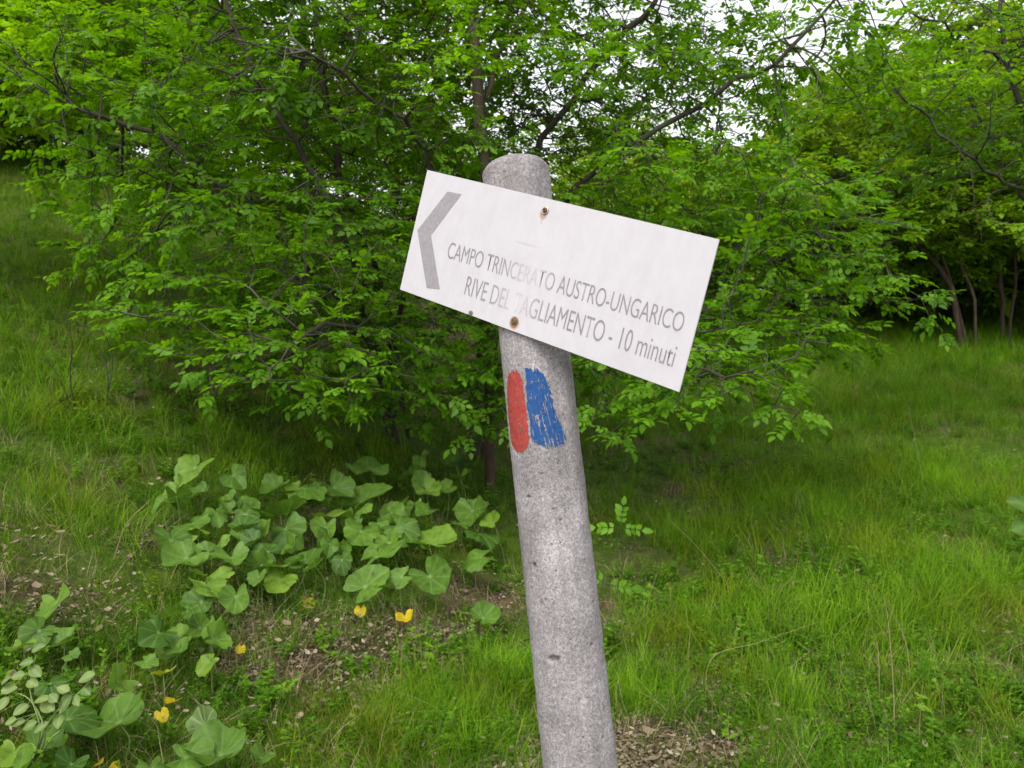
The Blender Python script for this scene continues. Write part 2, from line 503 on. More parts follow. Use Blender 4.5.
    def paint_mat(name, c, c2):
        m, n, l, out = newmat(name)
        tc = n.new('ShaderNodeTexCoord')
        mp = n.new('ShaderNodeMapping'); mp.inputs['Scale'].default_value = (1, 1, 0.15); l.new(tc.outputs['Object'], mp.inputs['Vector'])
        nz = noise_node(n, l, 420, 4, 0.7, mp.outputs[0])
        r = ramp(n, [(0.3, c), (0.72, c2)]); l.new(nz.outputs['Fac'], r.inputs[0])
        p_ = n.new('ShaderNodeBsdfPrincipled'); p_.inputs['Roughness'].default_value = 0.75
        p_.inputs['Specular IOR Level'].default_value = 0.2
        l.new(r.outputs[0], p_.inputs['Base Color']); l.new(p_.outputs[0], out.inputs['Surface'])
        return m
    paint('red_paint_mark', [(371, 511, 517), (375, 508, 520), (382, 507, 523), (400, 507.5, 525), (420, 509, 527.5), (440, 511.5, 529.5), (448, 514, 528), (452, 517, 524)],
          paint_mat('red_paint', (0.21, 0.022, 0.018), (0.31, 0.055, 0.042)), 'vertical red paint mark', 0.35, 11)
    paint('blue_paint_mark', [(369, 525, 536), (374, 525, 542), (383, 525.5, 547), (395, 526, 550.5), (415, 528, 556), (430, 530, 562), (440, 532, 566), (447, 545, 564)],
          paint_mat('blue_paint', (0.007, 0.036, 0.13), (0.018, 0.075, 0.21)), 'brushy blue paint mark', 1.0, 23)
build_post()

# ---------------------------------------------------------------- trail sign
def build_sign():
    C0 = [np.array([(a - 512) / F, (384 - b) / F]) for a, b in ((427.5, 170), (719.5, 239.5), (679, 392), (400.5, 289.5))]
    Zr = [1.0, 0.7731942731513753, 0.7886857204139631, 1.0154914472625878]
    def corners(k):
        return [CAM + k * z * (FW + c[0] * RT + c[1] * UP) for z, c in zip(Zr, C0)]
    # push the plane back until it just touches the post
    best = None
    for k in np.arange(1.10, 1.40, 0.0005):
        c = corners(k)
        nrm = np.cross(c[1] - c[0], c[3] - c[0]); nrm /= np.linalg.norm(nrm)
        if nrm @ (CAM - c[0]) < 0: nrm = -nrm
        ok = True
        for s in np.arange(PL - 0.30, PL - 0.012, 0.01):
            a = foot + ax * s
            # clearance of the post's surface behind the plane
            perp = nrm - ax * (nrm @ ax); perp /= np.linalg.norm(perp)
            q = a + perp * PR
            # is the touching point under the panel?
            M3 = np.array([c[1] - c[0], c[3] - c[0], nrm]).T
            uvw = np.linalg.solve(M3, q - c[0])
            if -0.05 < uvw[0] < 1.05 and -0.02 < uvw[1] < 1.02 and uvw[2] > -0.0022: ok = False
        if ok: best = k
        else: break
    k = best if best else 1.2
    c = corners(k)
    U = c[1] - c[0]; Vd = c[3] - c[0]
    W = np.linalg.norm(U); Hh = np.linalg.norm(Vd)
    nrm = np.cross(U, Vd); nrm /= np.linalg.norm(nrm)
    if nrm @ (CAM - c[0]) < 0: nrm = -nrm
    root = empty('trail_sign', tuple((c[0] + c[2]) / 2))
    tag(root, 'white rectangular wayfinding board tilted on the concrete post', 'sign')
    org = (c[0] + c[2]) / 2
    def bulge(u, v):
        return 0.0022 * np.exp(-((u - 0.47) / 0.06) ** 2) * (0.4 + 0.6 * v) + 0.0008 * np.sin(u * 9 + v * 2) + 0.0012 * ((u - .5) ** 2)
    def P(u, v, d=0.0):
        u = np.asarray(u, float); v = np.asarray(v, float)
        return c[0] - org + u[..., None] * U + v[..., None] * Vd + (bulge(u, v) + d)[..., None] * nrm
    # panel
    m, n, l, out = newmat('white_sign_face')
    ga = n.new('ShaderNodeAttribute'); ga.attribute_name = 'su'
    gb = n.new('ShaderNodeAttribute'); gb.attribute_name = 'sv'
    cx = n.new('ShaderNodeCombineXYZ'); l.new(ga.outputs['Fac'], cx.inputs[0]); l.new(gb.outputs['Fac'], cx.inputs[1])
    mp = n.new('ShaderNodeMapping'); mp.inputs['Scale'].default_value = (26, 5, 1); l.new(cx.outputs[0], mp.inputs['Vector'])
    nz = noise_node(n, l, 1, 5, 0.65, mp.outputs[0])
    r = ramp(n, [(0.3, (0.395, 0.368, 0.388)), (0.6, (0.43, 0.403, 0.423))]); l.new(nz.outputs['Fac'], r.inputs[0])
    n5 = noise_node(n, l, 240, 3, 0.6, cx.outputs[0])
    r5 = ramp(n, [(0.70, (0, 0, 0)), (0.78, (0.35, 0.35, 0.35))]); l.new(n5.outputs['Fac'], r5.inputs[0])
    cc = mixc(n, l, r5.outputs[0], r.outputs[0], (0.30, 0.28, 0.285))
    # rust bleeding from the two screws
    def stain(cu, cv, ru, rv, col, amt, base):
        s = n.new('ShaderNodeVectorMath'); s.operation = 'SUBTRACT'; l.new(cx.outputs[0], s.inputs[0]); s.inputs[1].default_value = (cu, cv, 0)
        d_ = n.new('ShaderNodeVectorMath'); d_.operation = 'MULTIPLY'; l.new(s.outputs[0], d_.inputs[0]); d_.inputs[1].default_value = (1 / ru, 1 / rv, 0)
        L = n.new('ShaderNodeVectorMath'); L.operation = 'LENGTH'; l.new(d_.outputs[0], L.inputs[0])
        ad = n.new('ShaderNodeMath'); ad.operation = 'MULTIPLY_ADD'; l.new(n5.outputs['Fac'], ad.inputs[0]); ad.inputs[1].default_value = 0.9; l.new(L.outputs['Value'], ad.inputs[2])
        rr = ramp(n, [(0.75, (amt,) * 3), (1.35 / 1.4 if False else 1.0, (0, 0, 0))])
        sc2 = n.new('ShaderNodeMath'); sc2.operation = 'MULTIPLY'; sc2.inputs[1].default_value = 0.66; l.new(ad.outputs[0], sc2.inputs[0])
        l.new(sc2.outputs[0], rr.inputs[0])
        return mixc(n, l, rr.outputs[0], base, col)
    cc = stain(0.474, 0.115, 0.014, 0.045, (0.30, 0.15, 0.05), 0.8, cc)
    cc = stain(0.473, 0.165, 0.0035, 0.035, (0.34, 0.24, 0.15), 0.45, cc)
    cc = stain(0.466, 0.94, 0.018, 0.050, (0.22, 0.09, 0.025), 1.0, cc)
    cc = stain(0.300, 0.985, 0.01, 0.022, (0.05, 0.04, 0.03), 0.9, cc)
    cc = stain(0.44, 0.36, 0.05, 0.012, (0.33, 0.31, 0.32), 0.5, cc)
    p = n.new('ShaderNodeBsdfPrincipled'); p.inputs['Roughness'].default_value = 0.42; p.inputs['Specular IOR Level'].default_value = 0.4
    l.new(cc, p.inputs['Base Color']); l.new(p.outputs[0], out.inputs['Surface'])
    NU, NV = 90, 34
    u = np.linspace(0, 1, NU); v = np.linspace(0, 1, NV)
    UU, VV = np.meshgrid(u, v)
    front = P(UU, VV).reshape(-1, 3); back = front - nrm * 0.0022
    i = (np.arange(NV - 1)[:, None] * NU + np.arange(NU - 1)[None])
    q = np.stack([i, i + NU, i + NU + 1, i + 1], -1).reshape(-1, 4)
    N = NU * NV
    ring = [a for a in range(NU)] + [a * NU + NU - 1 for a in range(1, NV)] + [(NV - 1) * NU + a for a in range(NU - 2, -1, -1)] + [a * NU for a in range(NV - 2, 0, -1)]
    side = [(ring[k2], ring[(k2 + 1) % len(ring)], ring[(k2 + 1) % len(ring)] + N, ring[k2] + N) for k2 in range(len(ring))]
    Q = np.concatenate([q, q[:, ::-1] + N, np.array(side)])
    me = mesh_np('panel', np.concatenate([front, back]), Q, 4, {'su': np.tile(UU.ravel(), 2), 'sv': np.tile(VV.ravel(), 2)}, smooth=False)
    link('panel', me, m, root)
    # worn print
    def ink(name, fade):
        m, n, l, out = newmat(name)
        ga = n.new('ShaderNodeAttribute'); ga.attribute_name = 'fade'
        tc = n.new('ShaderNodeTexCoord')
        mp = n.new('ShaderNodeMapping'); mp.inputs['Scale'].default_value = (1, 1, 1); l.new(tc.outputs['Object'], mp.inputs['Vector'])
        nz = noise_node(n, l, 160, 5, 0.75, mp.outputs[0])
        r = ramp(n, [(0.3, (0.125, 0.105, 0.113)), (0.7, (0.225, 0.20, 0.212))]); l.new(nz.outputs['Fac'], r.inputs[0])
        c_ = mixc(n, l, ga.outputs['Fac'], r.outputs[0], (0.388, 0.361, 0.380))
        p = n.new('ShaderNodeBsdfPrincipled'); p.inputs['Roughness'].default_value = 0.5; p.inputs['Specular IOR Level'].default_value = 0.4
        l.new(c_, p.inputs['Base Color']); l.new(p.outputs[0], out.inputs['Surface'])
        return m
    INK = ink('faded_grey_ink', True)
    def fadef(u, v):
        c0 = np.where(v < 0.68, 0.485, 0.462)
        return np.clip(1.0 * np.exp(-np.abs((u - c0) / 0.027) ** 3) + 0.66 * np.exp(-((u - c0 + 0.035) / 0.055) ** 2) + 0.4 * np.exp(-((u - c0 - 0.04) / 0.04) ** 2) + 0.10, 0, 0.96)
    def text(name, body, u0, u1, v_top, v_base, off):
        cu = bpy.data.curves.new('t', 'FONT'); cu.body = body; cu.resolution_u = 6; cu.offset = off
        cu.space_character = 0.98
        to = bpy.data.objects.new('t', cu); COL.objects.link(to)
        bpy.context.view_layer.update()
        me = bpy.data.meshes.new_from_object(to.evaluated_get(bpy.context.evaluated_depsgraph_get()))
        bpy.data.objects.remove(to)
        co = np.empty(len(me.vertices) * 3); me.vertices.foreach_get('co', co); co = co.reshape(-1, 3)
        x0, x1 = co[:, 0].min(), co[:, 0].max()
        cap = 0.729 if co[:, 1].max() > 0 else 1
        y1 = np.percentile(co[:, 1], 99.5)
        u = u0 + (co[:, 0] - x0) / (x1 - x0) * (u1 - u0)
        v = v_base - co[:, 1] / y1 * (v_base - v_top)
        me.vertices.foreach_set('co', P(u, v, 0.0003).astype(np.float32).ravel())
        a = me.attributes.new('fade', 'FLOAT', 'POINT'); a.data.foreach_set('value', fadef(u, v).astype(np.float32))
        me.materials.clear()
        me.name = name
        me.update()
        link(name, me, INK, root)
    text('lettering', 'CAMPO TRINCERATO AUSTRO-UNGARICO', 0.160, 0.966, 0.503, 0.632, -0.006)
    text('lettering', 'RIVE DEL TAGLIAMENTO - 10 minuti', 0.258, 0.966, 0.716, 0.864, -0.006)
    # chevron
    ch = [(0.105, 0.128), (0.163, 0.122), (0.078, 0.500), (0.162, 0.890), (0.109, 0.915), (0.017, 0.492)]
    def strip(a0, a1, b0, b1, n_=14):
        t = np.linspace(0, 1, n_)[:, None]; A = np.array(a0) * (1 - t) + np.array(a1) * t; B = np.array(b0) * (1 - t) + np.array(b1) * t
        return A, B
    A1, B1 = strip(ch[0], ch[5], ch[1], ch[2]); A2, B2 = strip(ch[5], ch[4], ch[2], ch[3])
    A = np.vstack([A1, A2[1:]]); B = np.vstack([B1, B2[1:]])
    uv = np.concatenate([A, B]); nA = len(A)
    Q = np.array([(k2, nA + k2, nA + k2 + 1, k2 + 1) for k2 in range(nA - 1)])[:, ::-1]
    link('arrow_mark', mesh_np('arrow_mark', P(uv[:, 0], uv[:, 1], 0.0003), Q, 4, {'fade': np.full(len(uv), 0.22)}, smooth=False), INK, root)
    # small notch scar lines in the paint, two screws
    rust = bark_mat('rusty_steel', (0.06, 0.03, 0.02), (0.28, 0.15, 0.07), 300)
    steel = plain('dull_steel', (0.42, 0.38, 0.35), 0.4, 0.8)
    un = U / W; vn_ = np.cross(nrm, un)
    for j, (su, sv, tilt) in enumerate(((0.477, 0.088, 0.25), (0.466, 0.925, -0.1))):
        c0 = P(np.array([su]), np.array([sv]))[0]
        def lathe(prof, nn=20):
            V = []
            for r_, z_ in prof:
                t = np.arange(nn) * 2 * math.pi / nn
                V.append(c0 + r_ * (np.cos(t)[:, None] * un + np.sin(t)[:, None] * vn_) + nrm * z_ + un * 0.0 * tilt)
            V = np.concatenate(V); Q = []
            for a in range(len(prof) - 1):
                for b in range(nn):
                    Q.append((a * nn + b, a * nn + (b + 1) % nn, (a + 1) * nn + (b + 1) % nn, (a + 1) * nn + b))
            return V, np.array(Q)
        V, Q = lathe([(0.0058, 0.0004), (0.0058, 0.0012), (0.0052, 0.0017), (0.0036, 0.0017), (0.0034, 0.0006)])
        wme = mesh_np('washer', V, Q, 4)
        V, Q = lathe([(0.0018, -0.03), (0.0018, 0.0005), (0.0034, 0.0010), (0.0035, 0.0026), (0.0030, 0.0035), (0.0019, 0.0039), (0.0017, 0.0022), (0.00001, 0.0020)])
        sw = link('screw', mesh_np('screw', V, Q, 4), rust, root)
        link('washer', wme, steel if j == 0 else rust, sw)
build_sign()

# ---------------------------------------------------------------- trees
def norm(a): return a / (np.linalg.norm(a, axis=-1, keepdims=True) + 1e-9)

def colonize(stems, att, D, kill, infl, iters=90, jit=0.25, seed=1):
    r = np.random.default_rng(seed)
    pos = []; par = []; sid = []
    for k, (pts, parent_hint) in enumerate(stems):
        pts = np.asarray(pts)
        if parent_hint is None: last = -1
        else:
            d = np.linalg.norm(np.array(pos) - pts[0], axis=1); last = int(np.argmin(d))
        for p in pts:
            pos.append(p); par.append(last); sid.append(k); last = len(pos) - 1
    pos = np.array(pos); par = list(par); sid = list(sid)
    dist = np.full(len(att), 1e9); near = np.zeros(len(att), int)
    def upd(start):
        nonlocal dist, near
        for a in range(start, len(pos), 256):
            blk = pos[a:a + 256]
            d = np.linalg.norm(att[:, None] - blk[None], axis=2)
            m = d.argmin(1); dm = d[np.arange(len(att)), m]
            b = dm < dist
            dist[b] = dm[b]; near[b] = m[b] + a
    upd(0)
    alive = dist > kill
    att = att[alive]; dist = dist[alive]; near = near[alive]
    for it in range(iters):
        if len(att) == 0: break
        sel = dist < infl * (1 + 2 * (it < 15))
        if not sel.any(): break
        d = norm(att[sel] - pos[near[sel]])
        acc = np.zeros((len(pos), 3)); np.add.at(acc, near[sel], d)
        idx = np.unique(near[sel])
        dirs = norm(norm(acc[idx]) + r.normal(0, jit, (len(idx), 3)))
        new = pos[idx] + dirs * D
        # do not pile new nodes on top of old ones
        keep = []
        for a in range(0, len(new), 512):
            dd = np.linalg.norm(new[a:a + 512, None] - pos[None], axis=2).min(1)
            keep.append(dd > D * 0.45)
        keep = np.concatenate(keep)
        if not keep.any(): break
        new = new[keep]; idx = idx[keep]
        st = len(pos)
        pos = np.vstack([pos, new]); par += list(idx); sid += [sid[i] for i in idx]
        upd(st)
        alive = dist > kill
        att = att[alive]; dist = dist[alive]; near = near[alive]
    return pos, np.array(par), np.array(sid)

def radii(pos, par, tip=0.0022, ex=2.5, stem_r=None):
    n = len(pos); acc = np.zeros(n); nch = np.zeros(n, int)
    for i in range(n):
        if par[i] >= 0: nch[par[i]] += 1
    rad = np.zeros(n)
    for i in range(n - 1, -1, -1):
        a = acc[i] if acc[i] > 0 else tip ** ex
        rad[i] = a ** (1 / ex)
        if par[i] >= 0: acc[par[i]] += a + (tip * 0.35) ** ex
    return rad, nch

def wood_mesh(name, pos, par, rad, sel, sides):
    """a ring at each end of every edge"""
    n = len(pos)
    main = np.full(n, -1)
    for i in range(n):
        p = par[i]
        if p >= 0 and (main[p] < 0 or rad[i] > rad[main[p]]): main[p] = i
    d = np.zeros_like(pos)
    m_ = par >= 0
    d[m_] = norm(pos[m_] - pos[par[m_]])
    for i in range(n):
        if par[i] < 0: d[i] = d[main[i]] if main[i] >= 0 else (0, 0, 1)
    dd = d.copy()
    hm = main >= 0
    dd[hm] = norm(d[hm] + d[main[hm]])
    e = np.array([i for i in np.nonzero(sel)[0] if par[i] >= 0])
    if len(e) == 0: return None
    p = par[e]
    ismain = main[p] == e
    r0 = np.where(ismain, rad[p], np.minimum(rad[p], rad[e] * 1.35)); r1 = rad[e]
    r0 = np.minimum(r0, r1 * 1.6)
    d0 = np.where(ismain[:, None], dd[p], d[e]); d1 = dd[e]
    ref = np.array([0.3, 0.2, 0.93])
    th = np.arange(sides) * 2 * math.pi / sides
    def ring(c, dv, r_):
        a = norm(np.cross(dv, ref)); b = np.cross(dv, a)
        return c[:, None] + r_[:, None, None] * (np.cos(th)[None, :, None] * a[:, None] + np.sin(th)[None, :, None] * b[:, None])
    V = np.concatenate([ring(pos[p], d0, r0), ring(pos[e], d1, r1)], axis=1).reshape(-1, 3)
    k = np.arange(sides); k2 = (k + 1) % sides
    q = np.stack([k, k2, k2 + sides, k + sides], -1)
    Q = (np.arange(len(e))[:, None, None] * 2 * sides + q[None]).reshape(-1, 4)
    return mesh_np(name, V, Q, 4)

LEAFLET = np.array([(0, 0, 0), (0.36, 0, 0.0), (0.72, 0, -0.03), (1.0, 0, -0.10), (0.32, 0.29, 0.05), (0.70, 0.22, 0.02), (0.32, -0.29, 0.05), (0.70, -0.22, 0.02)])
LEAFLET_F = np.array([(0, 1, 4, 4), (1, 2, 5, 4), (2, 3, 5, 5), (0, 6, 1, 1), (1, 6, 7, 2), (2, 7, 3, 3)])
LT = np.array([(0, 1, 4), (1, 2, 5), (1, 5, 4), (2, 3, 5), (0, 6, 1), (1, 6, 7), (1, 7, 2), (2, 7, 3)])
LEAF_S = np.array([(0, 0, 0), (0.45, 0.33, 0.06), (1.0, 0, -0.06), (0.45, -0.33, 0.06)])
LS = np.array([(0, 2, 1), (0, 3, 2)])

def leaflet_cloud(base, dr, up, size, tint, simple=False):
    """instances a leaflet at base along dr with normal up"""
    x = norm(dr); y = norm(np.cross(up, x)); z = np.cross(x, y)
    L = LEAF_S if simple else LEAFLET; Fc = LS if simple else LT
    V = base[:, None] + size[:, None, None] * (L[None, :, 0:1] * x[:, None] + L[None, :, 1:2] * y[:, None] + L[None, :, 2:3] * z[:, None])
    Q = (np.arange(len(base))[:, None, None] * len(L) + Fc[None]).reshape(-1, 3)
    return V.reshape(-1, 3), Q, np.repeat(tint, len(L))

def compound_leaves(base, dr, up, length, pairs, seed, tint, simple=False, lsize=0.42):
    """pinnate leaves: pairs of leaflets and a terminal one"""
    r = np.random.default_rng(seed)
    n = len(base)
    x = norm(dr); y = norm(np.cross(up, x)); z = np.cross(x, y)
    B = []; Dr = []; U = []; S = []; T = []
    droop = r.uniform(0.0, 0.35, n)
    for k in range(pairs + 1):
        t = (k + 1.0) / (pairs + 1) if k < pairs else 1.0
        t0 = 0.28 + 0.72 * (k / max(pairs, 1)) if k < pairs else 1.0
        c = base + (length * t0)[:, None] * x - (length * t0 ** 2 * droop * 0.4)[:, None] * z
        for s in ((1, -1) if k < pairs else (0,)):
            ang = r.uniform(0.75, 1.15, n) * (1 if k < pairs else 0)
            d = x * np.cos(ang)[:, None] + s * y * np.sin(ang)[:, None] - z * (droop * t0 + r.normal(0.05, 0.13, n))[:, None]
            d = d + r.normal(0, 0.08, (n, 3))
            B.append(c); Dr.append(d); U.append(z + r.normal(0, 0.16, (n, 3))); S.append(length * lsize * r.uniform(0.8, 1.2, n) * (1.15 if k == pairs else (0.8 + 0.2 * k / pairs)))
            T.append(np.clip(tint + r.normal(0, 0.06, n), 0, 1))
    return leaflet_cloud(np.concatenate(B), np.concatenate(Dr), np.concatenate(U), np.concatenate(S), np.concatenate(T), simple)

def ell(c, r, n, seed, shell=0.35):
    g = np.random.default_rng(seed)
    v = norm(g.normal(size=(n, 3))) * (shell + (1 - shell) * g.random(n) ** 0.6)[:, None]
    return np.asarray(c) + v * np.asarray(r)

def pads(c, r, npads, per, pr, seed, thick=0.07):
    """flat sprays: discs of attraction points inside an ellipsoid"""
    g = np.random.default_rng(seed)
    cc = ell(c, r, npads, seed + 1, 0.15)
    out = []
    for q in cc:
        o = q - np.asarray(c); o[2] = 0; o = o / (np.linalg.norm(o) + 1e-6)
        a = g.random(per) * 2 * math.pi; rr = pr * g.uniform(0.6, 1.3) * np.sqrt(g.random(per))
        p = np.stack([rr * np.cos(a), rr * np.sin(a), g.normal(0, thick, per)], -1)
        p[:, 2] -= 0.30 * (p[:, 0] * o[0] + p[:, 1] * o[1])
        out.append(q + p)
    return np.concatenate(out)

def build_tree(label, group, base, stems, att, D, kill, infl, leaf_len, pairs, mat, bark, seed, per_node=2, thr=0.006, tip=0.0022, simple=False, sides=6, names=('trunk',), leaf_p=1.0, bright=None, min_stem=0.012, lsize=0.42, bare_twigs=0):
    root = empty('tree', tuple(base))
    tag(root, label, 'tree', group)
    base = np.asarray(base)
    g = np.random.default_rng(seed)
    pos, par, sid = colonize(stems, att, D, kill, infl, seed=seed)
    rad, nch = radii(pos, par, tip)
    pos = pos - base
    thick = rad >= min_stem
    nmain = len(pos)
    if bare_twigs:
        # leafless crooked twigs that spring from the limbs
        cand = np.nonzero((rad > 0.0055) & (pos[:, 2] > 0.5) & (par >= 0))[0]
        ap = [pos]; pp = list(par); ss_ = list(sid); rr_ = list(rad); cnt = nmain
        for k in g.choice(cand, bare_twigs):
            p = pos[k]; d = norm(np.array([g.normal(0, 1), g.normal(-0.5, 0.9), g.normal(0.05, 0.5)])); last = int(k)
            bend = g.normal(0, 0.16, 3) + [0, 0, -0.05]; L = g.uniform(0.4, 1.2); m = int(L / 0.07); r0 = min(rad[k] * 0.7, g.uniform(0.004, 0.0075))
            if pos[k][2] + base[2] < H(pos[k][0] + base[0], pos[k][1] + base[1]) + 1.2: continue
            for q in range(m):
                d = norm(d + bend * 0.5 + g.normal(0, 0.10, 3)); p = p + d * 0.07
                ap.append(p[None]); pp.append(last); ss_.append(sid[k]); rr_.append(r0 * (1 - 0.75 * q / m)); last = cnt; cnt += 1
                if g.random() < 0.18 and q > 1:      # a side shoot
                    p2 = p; d2 = norm(d + g.normal(0, 0.7, 3)); l2 = last
                    for _ in range(int(g.integers(2, 6))):
                        d2 = norm(d2 + g.normal(0, 0.15, 3)); p2 = p2 + d2 * 0.06
                        ap.append(p2[None]); pp.append(l2); ss_.append(sid[k]); rr_.append(r0 * 0.35); l2 = cnt; cnt += 1
        pos = np.concatenate(ap); par = np.array(pp); sid = np.array(ss_); rad = np.array(rr_)
    for s in np.unique(sid):
        me = wood_mesh('trunk', pos, par, rad, sid == s, 6)
        if me: link('trunk' if s in names or len(names) == 1 and s == 0 else 'limb', me, bark, root)
    # leaves at thin nodes
    idx = np.nonzero((rad < thr) & (par >= 0) & (np.arange(len(pos)) < nmain))[0]
    idx = np.repeat(idx, per_node); idx = idx[g.random(len(idx)) < leaf_p]
    d = norm(pos[idx] - pos[par[idx]])
    n = len(idx)
    up = norm(np.array([0, 0, 1.0]) + g.normal(0, 0.30, (n, 3)))
    side = np.cross(d, up) * g.choice([-1, 1], n)[:, None]
    dr = d * 0.7 + side * g.uniform(0.2, 1.1, n)[:, None] + g.normal(0, 0.25, (n, 3))
    dr[:, 2] = dr[:, 2] * 0.45 - 0.08
    wp = pos[idx] + base
    cl = vn(wp[:, 0] * 1.3 + wp[:, 2] * 0.7, wp[:, 1] * 1.3 - wp[:, 2] * 0.9, seed)
    tint = np.clip(0.08 + 0.55 * cl + g.normal(0, 0.13, n), 0, 1)
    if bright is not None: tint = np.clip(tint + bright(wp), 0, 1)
    V, Q, T = compound_leaves(pos[idx], dr, up, leaf_len * g.uniform(0.7, 1.2, n), pairs, seed, tint, simple, lsize)
    me = mesh_np('crown', V, Q, 3, {'tint': T}, smooth=not simple)
    link('crown', me, mat, root)
    print('tree', label[:30], 'nodes', len(pos), 'leaves', n)
    return root

def stemline(ctrl, D, jit=0.03, seed=0):
    """control points -> evenly spaced nodes"""
    P = spline(ctrl, 80)
    L = np.concatenate([[0], np.cumsum(np.linalg.norm(np.diff(P, axis=0), axis=1))])
    m = max(int(L[-1] / D), 2)
    t = np.linspace(0, L[-1], m + 1)
    out = np.stack([np.interp(t, L, P[:, k]) for k in range(3)], -1)
    g = np.random.default_rng(seed)
    out[1:-1] += g.normal(0, jit * D, out[1:-1].shape)
    return out

def gpt(px, Z):   # ground point seen in direction px at depth Z
    x = (px - 512) / F * Z
    return np.array([x, Z, float(H(x, Z)) - 0.05])

# main many-stemmed tree behind the post
D1 = 0.13
b1 = gpt(395, 6.3)
b2 = gpt(470, 6.4)
stems = [
    (stemline([b1, at(372, 330, 5.8), at(335, 215, 5.1), at(270, 100, 4.9), at(232, 20, 4.9), at(200, -80, 5.0)], D1, 0.1, 1), None),
    (stemline([b1 + [0.1, 0.1, 0], at(385, 300, 6.4), at(345, 190, 5.6), at(322, 60, 5.6), at(310, -60, 5.8), at(300, -200, 6.0)], D1, 0.1, 2), None),
    (stemline([b2, at(480, 340, 6.4), at(500, 230, 6.2), at(540, 150, 6.0), at(590, 70, 5.8), at(645, 15, 5.6), at(690, -70, 5.5)], D1, 0.12, 3), None),
    (stemline([b2 + [0.1, 0, 0], at(500, 330, 6.2), at(548, 220, 5.9), at(600, 165, 5.6), at(700, 105, 5.3), at(790, 50, 5.1), at(850, -20, 5.0)], D1, 0.15, 4), None),
    (stemline([b1 + [0.0, -0.1, 0], at(395, 330, 5.9), at(430, 165, 5.4), at(372, 100, 5.0), at(320, 60, 4.7), at(270, 50, 4.4)], D1, 0.15, 5), None),
    (stemline([b1 + [-.05, -0.15, 0], at(370, 340, 5.8), at(290, 250, 5.3), at(215, 180, 4.9), at(140, 130, 4.7), at(80, 110, 4.6)], D1, 0.15, 6), None),
    (stemline([b1 + [.05, -0.2, 0], at(385, 370, 5.6), at(360, 330, 5.0), at(320, 330, 4.4), at(270, 370, 3.9)], D1, 0.15, 7), None),
    (stemline([b2 + [.05, -0.1, 0], at(500, 370, 5.9), at(570, 320, 5.2), at(650, 350, 4.6), at(725, 378, 4.2)], D1, 0.15, 8), None),
    (stemline([b2 + [.1, 0.1, 0], at(530, 330, 6.3), at(620, 270, 6.2), at(720, 270, 6.1), at(800, 255, 6.0)], D1, 0.15, 9), None),
]
att = np.concatenate([
    pads(at(290, 180, 5.4), (1.40, 1.2, 1.15), 58, 42, 0.42, 11),
    pads(at(150, 90, 5.0), (0.95, 0.9, 0.6), 28, 42, 0.42, 12),
    pads(at(420, 300, 4.9), (1.1, 0.9, 0.75), 24, 42, 0.38, 13),
    pads(at(700, 250, 5.2), (1.35, 1.0, 0.85), 48, 42, 0.40, 14),
    pads(at(620, 60, 5.7), (1.9, 1.3, 0.95), 42, 38, 0.45, 15),
    pads(at(455, 395, 5.2), (0.9, 0.45, 0.2), 14, 40, 0.32, 26),
    pads(at(320, 395, 4.9), (0.6, 0.4, 0.2), 10, 40, 0.30, 27),
    pads(at(530, 110, 6.4), (1.1, 0.9, 0.7), 22, 38, 0.40, 25),
    pads(at(420, 10, 6.0), (1.9, 1.4, 1.1), 40, 36, 0.45, 16),
    pads(at(280, 370, 4.2), (0.45, 0.45, 0.36), 9, 44, 0.28, 17),
    pads(at(680, 368, 4.3), (0.62, 0.45, 0.18), 10, 44, 0.28, 18),
    pads(at(790, 225, 5.7), (0.75, 0.8, 0.42), 14, 40, 0.35, 19),
    pads(at(450, -190, 5.8), (3.0, 1.8, 1.0), 34, 30, 0.5, 20),
    pads(at(215, 290, 4.7), (0.62, 0.6, 0.5), 20, 42, 0.34, 22),
    pads(at(540, 365, 5.0), (1.3, 0.6, 0.26), 16, 42, 0.34, 23),
])
gz = H(att[:, 0], att[:, 1])
att = att[att[:, 2] > gz + 0.42]
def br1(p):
    # tint lighter towards the left; crown's shade painted into the low leaves
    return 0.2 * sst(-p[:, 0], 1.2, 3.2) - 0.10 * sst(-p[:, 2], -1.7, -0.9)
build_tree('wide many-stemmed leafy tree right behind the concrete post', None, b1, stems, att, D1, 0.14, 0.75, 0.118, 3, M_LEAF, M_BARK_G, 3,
           tip=0.0026, per_node=4, thr=0.0078, leaf_p=0.92, lsize=0.40, bare_twigs=420, sides=6, names=(0, 1, 2, 3), bright=br1)

